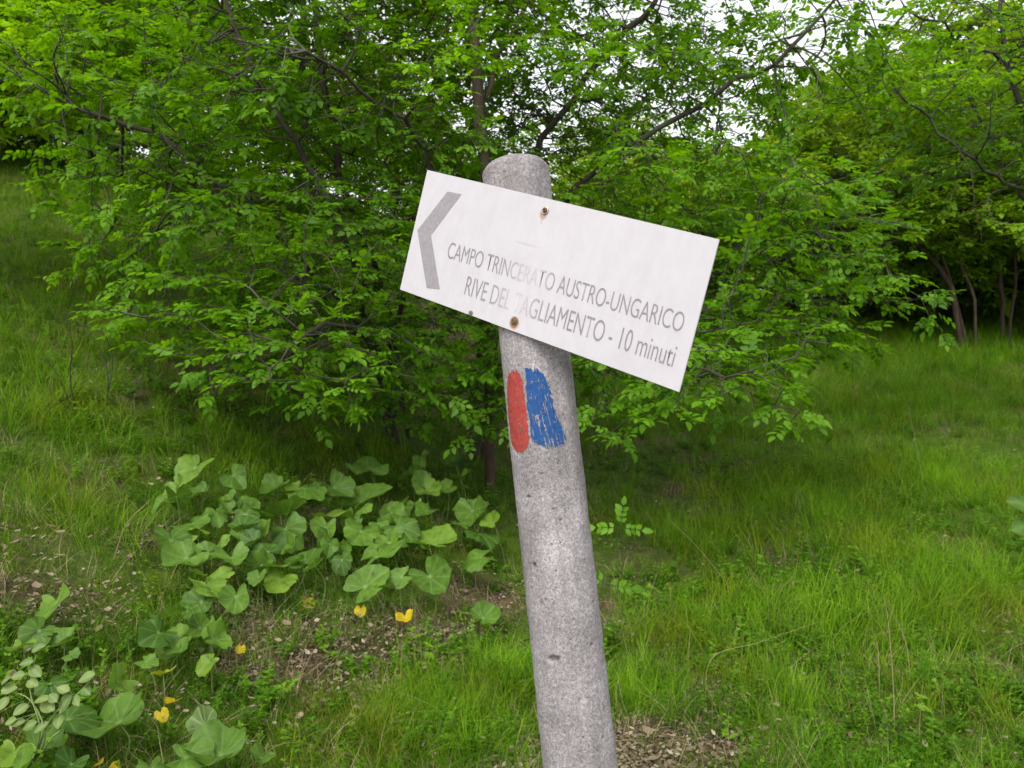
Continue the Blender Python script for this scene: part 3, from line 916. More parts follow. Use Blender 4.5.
# low leafy sprays close to the camera that reach out under the board
def sprig(label, base, ends, seed, leaf_len=0.13, pairs=3, per=2, mat=M_LEAF, nodes=7, cat='sapling', name='sapling', bright_=0.25, lsize=0.40):
    root = empty(name, tuple(base)); tag(root, label, cat)
    g = np.random.default_rng(seed)
    parts = []; B = []; Dd = []; UU = []
    base = np.asarray(base, float)
    for e in ends:
        e = np.asarray(e, float)
        mid = (base + e) / 2 + np.array([0, 0, 0.22 * np.linalg.norm(e - base)]) * g.uniform(0.5, 1.1)
        P = spline([base, mid, e], 24) + 0
        parts.append(tube(P - base, np.linspace(0.0035, 0.0014, 24), 5))
        for t in np.linspace(0.5, 1.0, nodes):
            i = int(t * 23); q = P[i]; d = norm(P[min(i + 1, 23)] - P[i - 1])
            for s in range(per):
                side = np.cross(d, [0, 0, 1.0]) * (1 if s % 2 else -1)
                B.append(q - base); Dd.append(d * 0.6 + side * g.uniform(0.4, 1.0) + g.normal(0, 0.15, 3) if t < 0.99 else d); UU.append(norm(np.array([0, -0.25, 1.0]) + g.normal(0, 0.2, 3)))
    V, Q = merge(parts); link('stem', mesh_np('stem', V, Q, 4), M_BARK_G, root)
    B = np.array(B); Dd = np.array(Dd); UU = np.array(UU); n = len(B)
    V, Q, T = compound_leaves(B, Dd, UU, leaf_len * g.uniform(0.75, 1.2, n), pairs, seed, np.clip(0.5 + bright_ + g.normal(0, 0.12, n), 0, 1), lsize=lsize)
    link('foliage', mesh_np('foliage', V, Q, 3, {'tint': T}), mat, root)
    return root

def seedling(label, foot_px, joints, length, seed):
    fc = np.asarray(ground(*foot_px)); Zf = (fc - CAM) @ FW
    root = empty('sapling', tuple(fc)); tag(root, label, 'sapling')
    parts = []; B = []; Dd = []; UU = []; g = np.random.default_rng(seed)
    for (px, py), dirs in joints:
        J = at(px, py, Zf * 0.99)
        parts.append(tube(spline([fc - fc, (J - fc) * 0.5 + [0.02, 0, 0.01], J - fc], 14), np.linspace(0.0028, 0.0013, 14), 5))
        for d in dirs:
            B.append(J - fc); Dd.append(d); UU.append((g.normal(0, .1), -0.75, 0.65 + g.normal(0, .1)))
            parts.append(tube(np.linspace(J - fc, J - fc + norm(np.array(d, float)) * length * 0.9, 6), 0.0009, 4))
    V, Q = merge(parts); link('stem', mesh_np('stem', V, Q, 4), M_BARK_G, root)
    n = len(B)
    V, Q, T = compound_leaves(np.array(B, float), np.array(Dd, float), np.array(UU, float), np.full(n, length) * g.uniform(0.85, 1.1, n), 3, seed, g.uniform(0.3, 0.6, n), lsize=0.46)
    link('foliage', mesh_np('foliage', V, Q, 3, {'tint': T}), M_LEAF, root)
seedling('small ash sapling with leaflets spread flat just right of the post', (618, 600), [((620, 528), [(-1, 0, 0.05), (1, -0.1, -0.05), (0.15, 0.1, 1)]), ((606, 585), [(-0.4, 0, 0.3), (0.8, 0, -0.1)])], 0.115, 5)

# tall tree behind with one straight trunk
D2 = 0.2
b = gpt(490, 5.7)
stems = [(stemline([b, at(489, 300, 5.6), at(484, 190, 5.5), at(476, 60, 5.4), at(466, -60, 5.5), at(460, -260, 6.0)], D2, 0.05, 1), None),
         (stemline([at(480, 110, 5.4), at(515, 30, 5.6), at(560, -60, 6.0)], D2, 0.1, 2), 0)]
att = np.concatenate([pads(at(470, -190, 6.6), (2.0, 1.6, 1.1), 45, 34, 0.6, 31), pads(at(420, 40, 7.2), (1.6, 1.0, 0.8), 20, 34, 0.5, 32)])
build_tree('straight-trunked tree behind the board, highest trunk above the post', None, b, stems, att, D2, 0.2, 1.0, 0.17, 2, M_LEAF_D, M_BARK_R, 8, per_node=3, thr=0.012, tip=0.004)
b = gpt(300, 8.2)
stems = [(stemline([b, at(300, 250, 8.2), at(303, 120, 8.2), at(303, 0, 8.2), at(310, -200, 8.2)], D2, 0.06, 1), None)]
att = np.concatenate([pads(at(290, -80, 8.3), (2.3, 1.6, 1.5), 40, 34, 0.6, 35), pads(at(230, 90, 8.6), (2.0, 1.2, 0.8), 24, 34, 0.5, 36)])
build_tree('slim upright tree on the bank left of the straight-trunked one', None, b, stems, att, D2, 0.2, 1.0, 0.17, 2, M_LEAF_D, M_BARK, 9, per_node=3, thr=0.012, tip=0.004)

# upper left: bright tree standing on the slope
b = gpt(-90, 7.0)
stems = [(stemline([b, at(-80, 150, 7.0), at(-50, 60, 6.8), at(0, -40, 6.6), at(60, -140, 6.5)], D2, 0.1, 1), None),
         (stemline([at(-70, 120, 6.9), at(10, 80, 6.4), at(90, 30, 6.0)], D2, 0.12, 2), 0)]
att = np.concatenate([pads(at(40, 0, 6.5), (1.7, 1.3, 1.1), 62, 40, 0.5, 41), pads(at(60, -160, 6.4), (2.2, 1.5, 0.9), 40, 34, 0.5, 42)])
build_tree('bright yellow-green tree filling the upper left corner', None, b, stems, att, 0.17, 0.17, 0.9, 0.16, 2, M_LEAF_B, M_BARK, 12, per_node=6, thr=0.009, tip=0.003, bright=lambda p: 0.12 + 0 * p[:, 0])

# right edge: dark-limbed tree
D3 = 0.16
b = gpt(1075, 7.6)
stems = [(stemline([b, at(1070, 300, 7.6), at(1045, 190, 7.5), at(1018, 100, 7.4), at(1002, 20, 7.3), at(990, -110, 7.3)], D3, 0.08, 1), None),
         (stemline([at(1045, 195, 7.5), at(1010, 184, 7.2), at(965, 155, 6.9), at(928, 120, 6.7), at(903, 95, 6.5), at(880, 92, 6.4)], D3, 0.12, 2), 0),
         (stemline([at(1060, 230, 7.6), at(1015, 185, 7.8), at(985, 130, 7.9), at(960, 80, 8.0), at(930, 10, 8.0)], D3, 0.1, 3), 0),
         (stemline([at(1010, 70, 7.4), at(970, 40, 7.1), at(925, 20, 6.9), at(880, -10, 6.7)], D3, 0.12, 4), 0)]
att = np.concatenate([pads(at(950, 90, 7.2), (1.15, 1.0, 0.7), 19, 36, 0.42, 51), pads(at(1010, -150, 7.3), (1.8, 1.3, 0.8), 18, 34, 0.5, 52), pads(at(1090, 90, 7.2), (0.7, 1.2, 1.0), 20, 34, 0.45, 53),
                      pads(at(990, 175, 7.8), (0.9, 0.8, 0.3), 9, 34, 0.4, 54)])
build_tree('dark-limbed tree leaning in from the right edge of the photo', None, b, stems, att, D3, 0.16, 0.9, 0.14, 2, M_LEAF, M_BARK, 15, per_node=4, thr=0.0085, tip=0.003, bare_twigs=110, bright=lambda p: 0.08 + 0 * p[:, 0])

# leaning trunks at the meadow's edge, in front of the wood
def wood_tree(label, group, px, Z, leans, crown, seed, bark=M_BARK_R, mat=M_LEAF_D, ll=0.22):
    b = gpt(px, Z)
    stems = [(stemline([b + [0.12 * k, 0, 0]] + [at(x, y, Z + dz) for x, y, dz in ln], 0.28, 0.08, seed + k), None) for k, ln in enumerate(leans)]
    att = np.concatenate([pads(at(x, y, Z + dz), r, npd, 30, 0.65, seed + 5 + j, 0.1) for j, (x, y, dz, r, npd) in enumerate(crown)])
    return build_tree(label, group, b, stems, att, 0.28, 0.28, 1.3, ll, 2, mat, bark, seed, per_node=8, thr=0.016, tip=0.0055, simple=True, names=tuple(range(len(leans))), min_stem=0.02, lsize=0.5)
wood_tree('leaning forked tree with reddish trunks at the edge of the meadow', None, 962, 13.5,
          [[(952, 300, 0), (935, 265, 0), (915, 240, 0), (890, 180, 0), (860, 110, 0)], [(958, 310, 0.2), (945, 270, 0.3), (935, 220, 0.4), (930, 130, 0.4)], [(975, 310, 0), (962, 270, 0.2), (960, 230, 0.2), (975, 130, 0.3)]],
          [(900, 130, 0, (2.6, 1.8, 1.3), 60), (820, 200, -0.5, (1.8, 1.4, 1.0), 34), (940, 215, -0.8, (1.8, 1.0, 0.5), 22)], 61)
wood_tree('slender pair of trunks right of the leaning forked tree', None, 1003, 14.8,
          [[(1002, 300, 0), (1000, 250, 0), (1005, 150, 0), (1010, 60, 0)], [(1012, 310, 0), (1018, 250, 0), (1030, 150, 0)]],
          [(1020, 150, 0, (2.6, 1.6, 1.6), 60), (1010, 245, -0.6, (2.2, 1.0, 0.6), 24)], 71)
wood_tree('rounded tree at the far side of the meadow, behind the sign tip', None, 770, 14.5,
          [[(775, 260, 0), (780, 200, 0), (770, 130, 0)]],
          [(770, 215, 0, (2.3, 1.6, 1.5), 60), (800, 265, -0.8, (2.0, 1.0, 0.6), 18)], 81)
wood_tree('low broad tree left of the rounded tree behind the sign', None, 640, 14.5,
          [[(640, 250, 0), (650, 190, 0), (655, 140, 0)]],
          [(640, 215, 0, (2.6, 1.6, 1.3), 60)], 91)

# the wood behind: copies of three trees
def proto(seed, hgt, spread, low):
    D = 0.4
    g = np.random.default_rng(seed)
    stems = [(stemline([(0, 0, -0.2), (g.normal(0, .1), g.normal(0, .1), hgt * 0.3), (g.normal(0, .3), g.normal(0, .3), hgt * 0.6), (g.normal(0, .4), g.normal(0, .4), hgt * 0.85)], D, 0.1, seed), None)]
    att = np.concatenate([pads((0, 0, hgt * 0.62), (spread, spread, hgt * 0.40), 90, 26, 0.8, seed + 1, 0.14), pads((0, 0, low), (spread * 0.9, spread * 0.9, 0.9), 36, 24, 0.6, seed + 2, 0.14)])
    return build_tree('leafy tree of the dense wood beyond the meadow', 'trees of the wood behind', (0, 0, 0), stems, att, D, 0.4, 2.0, 0.30, 2, M_LEAF_D, M_BARK, seed, per_node=9, thr=0.022, tip=0.008, simple=True, min_stem=0.03)
protos = [proto(101, 6.5, 2.3, 1.6), proto(111, 7.5, 2.6, 2.0), proto(121, 5.5, 2.2, 1.3)]
def copy_tree(o):
    c = o.copy(); COL.objects.link(c)
    for ch in o.children:
        d = ch.copy(); COL.objects.link(d); d.parent = c
    return c
spots = []
g = np.random.default_rng(5)
for px, Z, s in [(700, 19, .62), (790, 20, .66), (870, 18.5, .8), (930, 17.5, .9), (985, 18, .95), (1040, 17.5, 1.0), (1090, 16, 1.0), (900, 21, 1.0), (960, 22, 1.05), (1030, 21, 1.1), (1100, 19, 1.1), (830, 24, .85), (740, 25, .75),
                 (640, 20, .6), (560, 17, .55), (480, 16, .5), (400, 15, .5), (330, 14, .5), (250, 13.5, .5), (170, 13, .6), (100, 13.0, .75), (55, 12.4, .6), (20, 12.8, .85), (-10, 12.2, .6), (-50, 11.5, .8), (620, 26, .8), (520, 24, .6), (420, 20, .5), (1180, 14, 1.0), (1160, 18, 1.1), (850, 27, 1.0), (910, 26, 1.0), (970, 27, 1.1), (1020, 26, 1.1), (1080, 25, 1.1), (780, 28, .9), (700, 28, .8), (950, 19.5, .5), (1000, 19.5, .5), (1050, 19, .5), (900, 19.5, .45), (1090, 18, .5)]:
    spots.append((px, Z, s))
for i, (px, Z, s) in enumerate(spots):
    o = protos[i] if i < 3 else copy_tree(protos[i % 3])
    q = gpt(px, Z)
    o.location = q
    o.rotation_euler = (0, 0, g.uniform(0, 6.28))
    o.scale = (s * g.uniform(1.0, 1.25),) * 2 + (s * g.uniform(0.9, 1.1),)
    if px < 450:
        o['label'] = 'leafy tree at the top of the bank behind the many-stemmed tree'
        o['group'] = 'trees at the top of the bank'

# ---------------------------------------------------------------- broad-leaved plants
def leaf_proto(seed, kind='heart'):
    g = np.random.default_rng(seed)
    NA, NR = 64, 6
    a = np.linspace(-math.pi, math.pi, NA + 1)[:-1] + math.pi / NA      # angle from the tip direction
    aa = np.abs(a)
    if kind == 'heart':
        out = 0.56 + 0.10 * np.cos(a) + 0.03 * np.cos(2 * a) + 0.02 * np.sin(a * 3 + g.random() * 6)
        notch = np.exp(-((math.pi - aa) / g.uniform(0.28, 0.48)) ** 2)
        out = out * (1 - 0.85 * notch) + 0.06 * np.exp(-((math.pi - aa - 0.55) / 0.3) ** 2)
        out *= 1 + 0.07 * np.abs(np.sin(a * 5.5 + g.random())) - 0.03 + 0.022 * g.normal(size=NA) + 0.06 * np.sin(a * 2 + g.random() * 6) + 0.05 * np.sin(a * 3 + g.random() * 6)
        out += 0.05 * np.exp(-(a / 0.22) ** 2)
    r = np.linspace(0, 1, NR + 1)[1:]
    V = [(0, 0, 0)]; vein = [1.0]
    cup = g.uniform(-0.6, 0.5); wav = g.uniform(0.03, 0.11); ph = g.random() * 6; fold = g.uniform(-0.1, 1.0)
    vcols = set()
    for k in (0, 0.55, -0.55, 1.1, -1.1, 1.7, -1.7, 2.35, -2.35):
        vcols.add(int(np.argmin(np.abs(a - k))))
    for ri in r:
        for k in range(NA):
            rr = out[k] * ri
            x = rr * math.cos(a[k]); y = rr * math.sin(a[k])
            z = cup * rr * rr + fold * abs(y) * 0.6 + wav * ri ** 2 * math.sin(a[k] * 4 + ph) + 0.012 * (abs(math.sin(a[k] * 5.5)) * ri)
            V.append((x, y, z)); vein.append(0.6 * (1 - 0.6 * ri) if k in vcols else 0.0)
    Fq = []
    for k in range(NA):
        k2 = (k + 1) % NA
        if k == NA - 1: continue            # the notch stays open
        Fq.append((0, 1 + k, 1 + k2, 1 + k2))
    T = [(f[0], f[1], f[2]) for f in Fq]
    for j in range(NR - 1):
        for k in range(NA - 1):
            p, q, s_, t_ = 1 + j * NA + k, 1 + j * NA + k + 1, 1 + (j + 1) * NA + k + 1, 1 + (j + 1) * NA + k
            T += [(p, t_, s_), (p, s_, q)]
    return np.array(V, float), np.array(T), np.array(vein)
HEARTS = [leaf_proto(s) for s in range(200, 218)]

def oval_leaf():
    NS = 9
    V = []; T = []; vein = []
    t = np.linspace(0, 1, NS)
    w = 0.30 * np.sin(np.pi * t ** 0.85) ** 0.75
    w[0] = 0.01; w[-1] = 0.005
    for i in range(NS):
        for s in (-1, -0.5, 0, 0.5, 1):
            V.append((t[i], s * w[i], 0.10 * abs(s) * w[i] * 2 - 0.12 * t[i] ** 2)); vein.append(0.35 if s == 0 else 0)
    for i in range(NS - 1):
        for k in range(4):
            a_ = i * 5 + k
            T += [(a_, a_ + 5, a_ + 6), (a_, a_ + 6, a_ + 1)]
    return np.array(V), np.array(T), np.array(vein)
OVAL = oval_leaf()

Z4 = lambda X, Y, w, *r: (140 + X / 2.56, 430 + Y / 2.56, w / 2.56, *r)
Z3 = lambda X, Y, w, *r: (X / 3.413, 560 + Y / 3.413, w / 3.413, *r)
LV = [Z4(140, 100, 90), Z4(240, 118, 75), Z4(255, 183, 38), Z4(95, 150, 65), Z4(135, 242, 95), Z4(80, 285, 100), Z4(115, 330, 95), Z4(160, 158, 55), Z4(235, 330, 88), Z4(265, 250, 80), Z4(300, 220, 85),
      Z4(380, 215, 95), Z4(375, 255, 105), Z4(425, 150, 95), Z4(350, 150, 75), Z4(290, 290, 70), Z4(325, 312, 70), Z4(330, 350, 85), Z4(360, 385, 90), Z4(425, 340, 95), Z4(480, 280, 70), Z4(510, 312, 85), Z4(485, 220, 105),
      Z4(575, 182, 115), Z4(565, 262, 100), Z4(610, 240, 55), Z4(665, 252, 95), Z4(670, 200, 85), Z4(610, 325, 110), Z4(580, 400, 100), Z4(582, 97, 110), Z4(500, 150, 85), Z4(750, 295, 125), Z4(745, 378, 100), Z4(668, 378, 62),
      Z4(630, 405, 50), Z4(870, 268, 95), Z4(870, 328, 85), Z4(852, 210, 85), Z4(808, 242, 62), Z4(905, 238, 55), Z4(880, 480, 72), Z4(245, 430, 75), Z4(155, 442, 85), Z4(172, 402, 95), Z4(85, 475, 90), Z4(45, 520, 100), Z4(92, 540, 90),
      Z4(190, 500, 65), Z4(187, 537, 72), Z4(105, 565, 65), Z4(175, 598, 62), Z4(150, 508, 62), Z4(15, 595, 55), Z4(195, 215, 60), Z4(210, 290, 55), Z4(440, 190, 70), Z4(540, 230, 60), Z4(450, 250, 60), Z4(390, 300, 60), Z4(520, 190, 60), Z4(405, 180, 60),
      Z4(150, 370, 45), Z4(400, 150, 50), Z4(640, 290, 60), Z4(55, 190, 50),
      Z4(60, 625, 60, 0.84), Z4(430, 455, 55, 0.97), Z4(565, 462, 42, 0.95), Z4(680, 482, 60, 0.96), Z4(257, 560, 36, 0.97),
      Z3(190, 150, 135), Z3(215, 285, 105), Z3(130, 245, 110), Z3(75, 295, 90), Z3(240, 325, 55), Z3(170, 425, 100), Z3(400, 415, 115), Z3(435, 250, 62), Z3(590, 485, 72, 0.98), Z3(552, 525, 62, 0.96),
      Z3(240, 545, 160), Z3(400, 555, 220), Z3(700, 560, 115, -1), Z3(745, 665, 200), Z3(640, 675, 150), Z3(890, 678, 85), Z3(335, 690, 68, 0.95), Z3(395, 703, 45, 0.97), Z3(130, 640, 150), Z3(50, 660, 120), Z3(520, 715, 120), Z3(240, 700, 110), Z3(60, 740, 150)]
_g = np.random.default_rng(12)
for _ in range(52):
    LV.append((_g.uniform(165, 495), 0, _g.uniform(16, 28)))
    x_ = LV[-1][0]; LV[-1] = (x_, 560 - 0.16 * abs(x_ - 240) + _g.uniform(-60, 25) - (25 if x_ > 420 else 0), LV[-1][2])
PLANTS = [((190, 490), 'broad-leaved plant at the upper left end of the leafy patch'), ((185, 545), 'broad-leaved plant left of the densest heart-shaped leaves'), ((255, 515), 'broad-leaved plant in the upper middle of the leafy patch'),
          ((275, 560), 'broad-leaved plant with a yellow leaf by the bare leaf litter'), ((340, 510), 'broad-leaved plant with the widest pale leaves in the patch'), ((375, 555), 'broad-leaved plant over two curled yellow leaves'),
          ((435, 555), 'broad-leaved plant with lighter leaves left of the post'), ((480, 530), 'broad-leaved plant in shade nearest the post'), ((484, 617), 'single round leaf on its own in the grass by the post'),
          ((200, 600), 'broad-leaved plant right of the yellow leaf pair'), ((160, 630), 'broad-leaved plant growing above the yellow leaf pair'), ((50, 620), 'tall broad-leaved plant with upright leaves near the left edge'),
          ((170, 708), 'pair of bright yellow round leaves on one stalk'), ((115, 722), 'large folded leaf on a thick stalk at the bottom left'), ((205, 730), 'white-veined leaf standing above two large leaves at the bottom'), ((40, 750), 'leafy clump in the bottom left corner')]
def build_herbs():
    g = np.random.default_rng(77)
    cen = np.array([p[0] for p in PLANTS], float)
    groups = {}
    for lf in LV:
        k = int(np.argmin(np.linalg.norm(cen - [lf[0], lf[1]], axis=1)))
        groups.setdefault(k, []).append(lf)
    for k, lst in groups.items():
        ys = max(l[1] + 45 for l in lst)
        fc = ground(cen[k][0] + 8, min(max(cen[k][1] + 55, ys - 25), 860))
        root = empty('broad_leaved_plant', tuple(fc)); tag(root, PLANTS[k][1], 'plant')
        fc = np.asarray(fc)
        st = []
        for (px, py, w, *tt) in lst:
            drop = 26 + g.uniform(0, 18)
            if tt and tt[0] > 0.9: drop = 10
            ft = ground(px + g.uniform(-6, 14), min(py + drop, 880))
            Zf = (ft - CAM) @ FW
            P0 = at(px, py, Zf * 0.985)
            size = w / F * Zf * 0.98
            V, T, vein = HEARTS[g.integers(len(HEARTS))]
            # blade faces up and towards the camera, tip hanging away from the stalk
            tipang = g.uniform(-2.7, -0.4) if g.random() < 0.75 else g.uniform(0, 6.28)
            nrm = norm(np.array([g.normal(0, 0.42), -0.38 + g.normal(0, 0.42), 0.85]))
            if w > 42 and not tt: nrm = norm(np.array([g.normal(-0.1, 0.2), g.uniform(-0.3, 0.0), 0.95])); tipang = g.choice([0.2, 2.9]) + g.normal(0, 0.3)
            if tt and tt[0] == -1: nrm = norm(np.array([-0.3, -0.9, 0.25])); tipang = 1.5
            xd = np.array([math.cos(tipang), math.sin(tipang), 0]); xd = norm(xd - nrm * (xd @ nrm)); yd = np.cross(nrm, xd)
            sc_ = size / (1.45 if (tt and tt[0] > 0.9) else 1.1)
            P0 = P0 - xd * sc_ * 0.06
            W = V[:, 0:1] * xd + V[:, 1:2] * yd + V[:, 2:3] * nrm
            tint = tt[0] if (tt and tt[0] > 0) else float(np.clip(g.normal(0.36, 0.2), 0.0, 0.78))
            vv = vein * (0.35 if tint > 0.8 else 1.0)
            mat = M_HERB
            if tt and tt[0] == -1: mat = M_PALE; vv = np.clip(vein * 1.3 + 0.1, 0, 1)
            me = mesh_np('leaf', W * sc_ + (P0 - fc), T, 3, {'tint': np.full(len(V), tint), 'vein': vv})
            o = link('leaf', me, mat, root)
            if tint > 0.9: o['label'] = 'withered yellow leaf'
            mid = (ft + P0) / 2 + np.array([g.normal(0, .015), g.normal(0, .015), 0.0])
            pts = spline([ft - [0, 0, 0.02], mid, P0 - nrm * 0.002], 10)
            s_ = link('stalk', mesh_np('stalk', *(lambda a, b: (a - fc, b))(*tube(pts, np.linspace(0.0028, 0.0014, 10), 6)), 4), M_STALK, o)
build_herbs()

# sapling with pale oval leaflets in the lower left
def build_pale():
    g = np.random.default_rng(31)
    pts = [(295, 400, 68), (295, 447, 58), (215, 440, 55), (145, 475, 65), (200, 550, 62), (130, 300, 60), (30, 440, 60), (60, 395, 55), (120, 380, 65), (140, 570, 60), (100, 565, 60), (60, 555, 55), (70, 510, 60), (220, 490, 85), (160, 500, 70), (260, 480, 50), (90, 350, 50), (20, 410, 50), (180, 470, 55), (35, 550, 50), (110, 420, 60), (10, 490, 60)]
    fc = ground(30, 775)
    root = empty('pale_sapling', tuple(fc)); tag(root, 'sapling with pale oval leaflets at the lower left edge', 'sapling')
    fc = np.asarray(fc); Zf = (fc - CAM) @ FW
    rachis = [[(20, 770), (50, 720), (80, 692), (94, 676)], [(20, 770), (45, 735), (30, 700), (5, 690)], [(20, 770), (40, 730), (30, 690), (36, 655)], [(20, 770), (50, 740), (60, 730), (60, 715)]]
    tb = []
    allp = []
    for rc in rachis:
        P = spline([at(x, y, Zf * 0.97) if i else fc for i, (x, y) in enumerate(rc)], 16)
        allp.append(P); tb.append(tube(P - fc, np.linspace(0.003, 0.001, 16), 5))
    allp = np.concatenate(allp)
    V, T, vein = OVAL
    for X, Y, w in pts:
        px, py = X / 3.413, 560 + Y / 3.413
        c = at(px, py, Zf * 0.965)
        q = allp[np.argmin(np.linalg.norm(allp - c, axis=1))]
        L = w / 3.413 / F * Zf * 0.85
        nrm = norm(np.array([g.normal(0, 0.25), -0.6 + g.normal(0, 0.2), 0.8]))
        xd = norm(c - q + 1e-4); xd = norm(xd - nrm * (xd @ nrm)); yd = np.cross(nrm, xd)
        b = c - xd * L * 0.5
        me = mesh_np('leaflet', (V[:, 0:1] * xd + V[:, 1:2] * yd * 1.15 + V[:, 2:3] * nrm) * L + (b - fc), T, 3, {'tint': np.full(len(V), g.random()), 'vein': vein})
        link('leaflet', me, M_PALE, root)
        tb.append(tube(spline([q - fc, (q + b) / 2 - fc, b - fc], 5), 0.0008, 4))
    V2, Q2 = merge(tb)
    link('stem', mesh_np('stem', V2, Q2, 4), M_STALK, root)
build_pale()

# plant poking in at the right edge
def build_edge():
    fc = ground(1030, 590); root = empty('broad_leaved_plant', tuple(fc)); tag(root, 'green leafy stem poking in at the right edge of the meadow', 'plant')
    fc = np.asarray(fc); Zf = (fc - CAM) @ FW; g = np.random.default_rng(3); tb = []
    for px, py, w, ta in ((1020, 503, 18, 2.6), (1022, 527, 18, -2.4), (1045, 515, 22, 0), (1035, 485, 16, 1.2)):
        V, T, vein = OVAL
        P0 = at(px, py, Zf); nrm = norm(np.array([0.1, -0.7, 0.6])); xd = np.array([math.cos(ta), 0, math.sin(ta) * 0.4]); xd = norm(xd - nrm * (xd @ nrm)); yd = np.cross(nrm, xd); s = w / F * Zf
        link('leaf', mesh_np('leaf', (V[:, 0:1] * xd + V[:, 1:2] * yd * 1.4 + V[:, 2:3] * nrm) * s * 1.2 + P0 - xd * s * .5 - fc, T, 3, {'tint': np.full(len(V), 0.2), 'vein': vein}), M_HERB, root)
        tb.append(tube(spline([fc * 0, (P0 - fc) * 0.5 + [0.03, 0, 0], P0 - fc - xd * s * .5], 8), 0.002, 5))
    V2, Q2 = merge(tb); link('stem', mesh_np('stem', V2, Q2, 4), M_STALK, root)
build_edge()

# bare saplings and dry stalks
def stalks(name, label, cat, lines, rad, mat, side=0, group=None, Zoff=0.0):
    fx = ground(*lines[0][0]); fc = np.asarray(fx)
    root = empty(name, tuple(fc)); tag(root, label, cat, group)
    parts = []; Zf = (fc - CAM) @ FW
    for ln in lines:
        f0 = ground(*ln[0])
        Z0 = (f0 - CAM) @ FW
        P = [f0 - [0, 0, 0.02]] + [at(x, y, Z0 - 0.02 * (i + 1)) for i, (x, y) in enumerate(ln[1:])]
        P = spline(P, 20) if len(P) > 2 else np.linspace(P[0], P[1], 20)
        parts.append(tube(P - fc, np.linspace(rad, rad * 0.4, 20), 5))
    V, Q = merge(parts)
    link('stem', mesh_np('stem', V, Q, 4, {'tint': np.full(len(V), 0.6)}), mat, root)
    return root
stalks('bare_sapling', 'thin bare dark sapling on the grassy slope at the left', 'sapling',
       [[(74, 415), (70, 375), (72, 345), (66, 320)], [(74, 415), (60, 380), (44, 355)], [(104, 405), (112, 365), (104, 335), (80, 325)], [(104, 410), (108, 380), (100, 350), (78, 322)]], 0.005, M_BARK)
stalks('dry_stem', 'pale dry stem bent over in the grass beside the post', 'dry stem', [[(622, 610), (612, 573), (594, 562)]], 0.0014, M_STRAW)
stalks('dry_stem', 'tall brown dry stalks standing in the grass at the right', 'dry stem', [[(895, 735), (893, 680), (888, 620), (884, 596)], [(880, 700), (878, 650), (872, 628)], [(912, 690), (905, 640), (884, 600)]], 0.0022, M_STRAW)
stalks('dry_stem', 'long dry grass stem lying aslant across the right meadow', 'dry stem', [[(705, 700), (712, 658), (760, 642), (818, 622)]], 0.0012, M_STRAW)
stalks('dry_stem', 'arching pale grass stem at the far right', 'dry stem', [[(985, 680), (990, 670), (1010, 650), (1030, 640)]], 0.0013, M_STRAW)
stalks('dry_stem', 'pale dry grass stalk leaning in the shaded grass behind the post', 'dry stem', [[(735, 590), (700, 550), (668, 518)]], 0.0014, M_STRAW)
stalks('dry_stem', 'long thin grass stalk drooping in front of the leafy patch', 'dry stem', [[(520, 745), (470, 725), (420, 700), (398, 692)]], 0.0011, M_STRAW)
stalks('dry_stem', 'upright pale grass stalk below the meadow edge', 'dry stem', [[(925, 490), (915, 440), (908, 405)]], 0.002, M_STRAW)
stalks('dry_stem', 'bleached broken twig lying on the left slope', 'dry stem', [[(112, 560), (126, 525), (150, 500)]], 0.0025, M_STRAW)
stalks('fallen_twig', 'brown fallen twig in the grass at the bottom right', 'twig', [[(720, 745), (700, 715), (690, 690)], [(712, 730), (730, 712), (742, 706)]], 0.002, M_BARK_G)

# ---------------------------------------------------------------- ground cover: instanced tufts scattered as single objects
def blade_tuft(seed, n, h0, h1, w, spread, bend, tint, straw=0.08, seg=4):
    g = np.random.default_rng(seed)
    V = []; Q = []; T = []; o = 0
    for i in range(n):
        a = g.random() * 6.283; r0 = spread * math.sqrt(g.random())
        b = np.array([r0 * math.cos(a), r0 * math.sin(a), -0.01])
        h = g.uniform(h0, h1); d = a + g.normal(0, 0.8); bd = g.uniform(0.15, 1) * bend
        dx = np.array([math.cos(d), math.sin(d), 0]); sx = np.array([-math.sin(d), math.cos(d), 0])
        t_ = float(np.clip(g.normal(tint, 0.15), 0, 0.85)) if g.random() > straw else g.uniform(0.9, 1)
        ww = w * g.uniform(0.6, 1.2)
        for k in range(seg + 1):
            t = k / seg
            ang = bd * t
            p = b + dx * h * bd * 0.55 * t * t + np.array([0, 0, h * t * (1 - 0.28 * bd * t)])
            wk = ww * (1 - t ** 1.8) + 0.0001
            V += [p - sx * wk / 2, p + sx * wk / 2]; T += [t_, t_]
        for k in range(seg):
            Q.append((o + 2 * k, o + 2 * k + 1, o + 2 * k + 3, o + 2 * k + 2))
        o += 2 * (seg + 1)
    return mesh_np('tuft', np.array(V), np.array(Q), 4, {'tint': T})

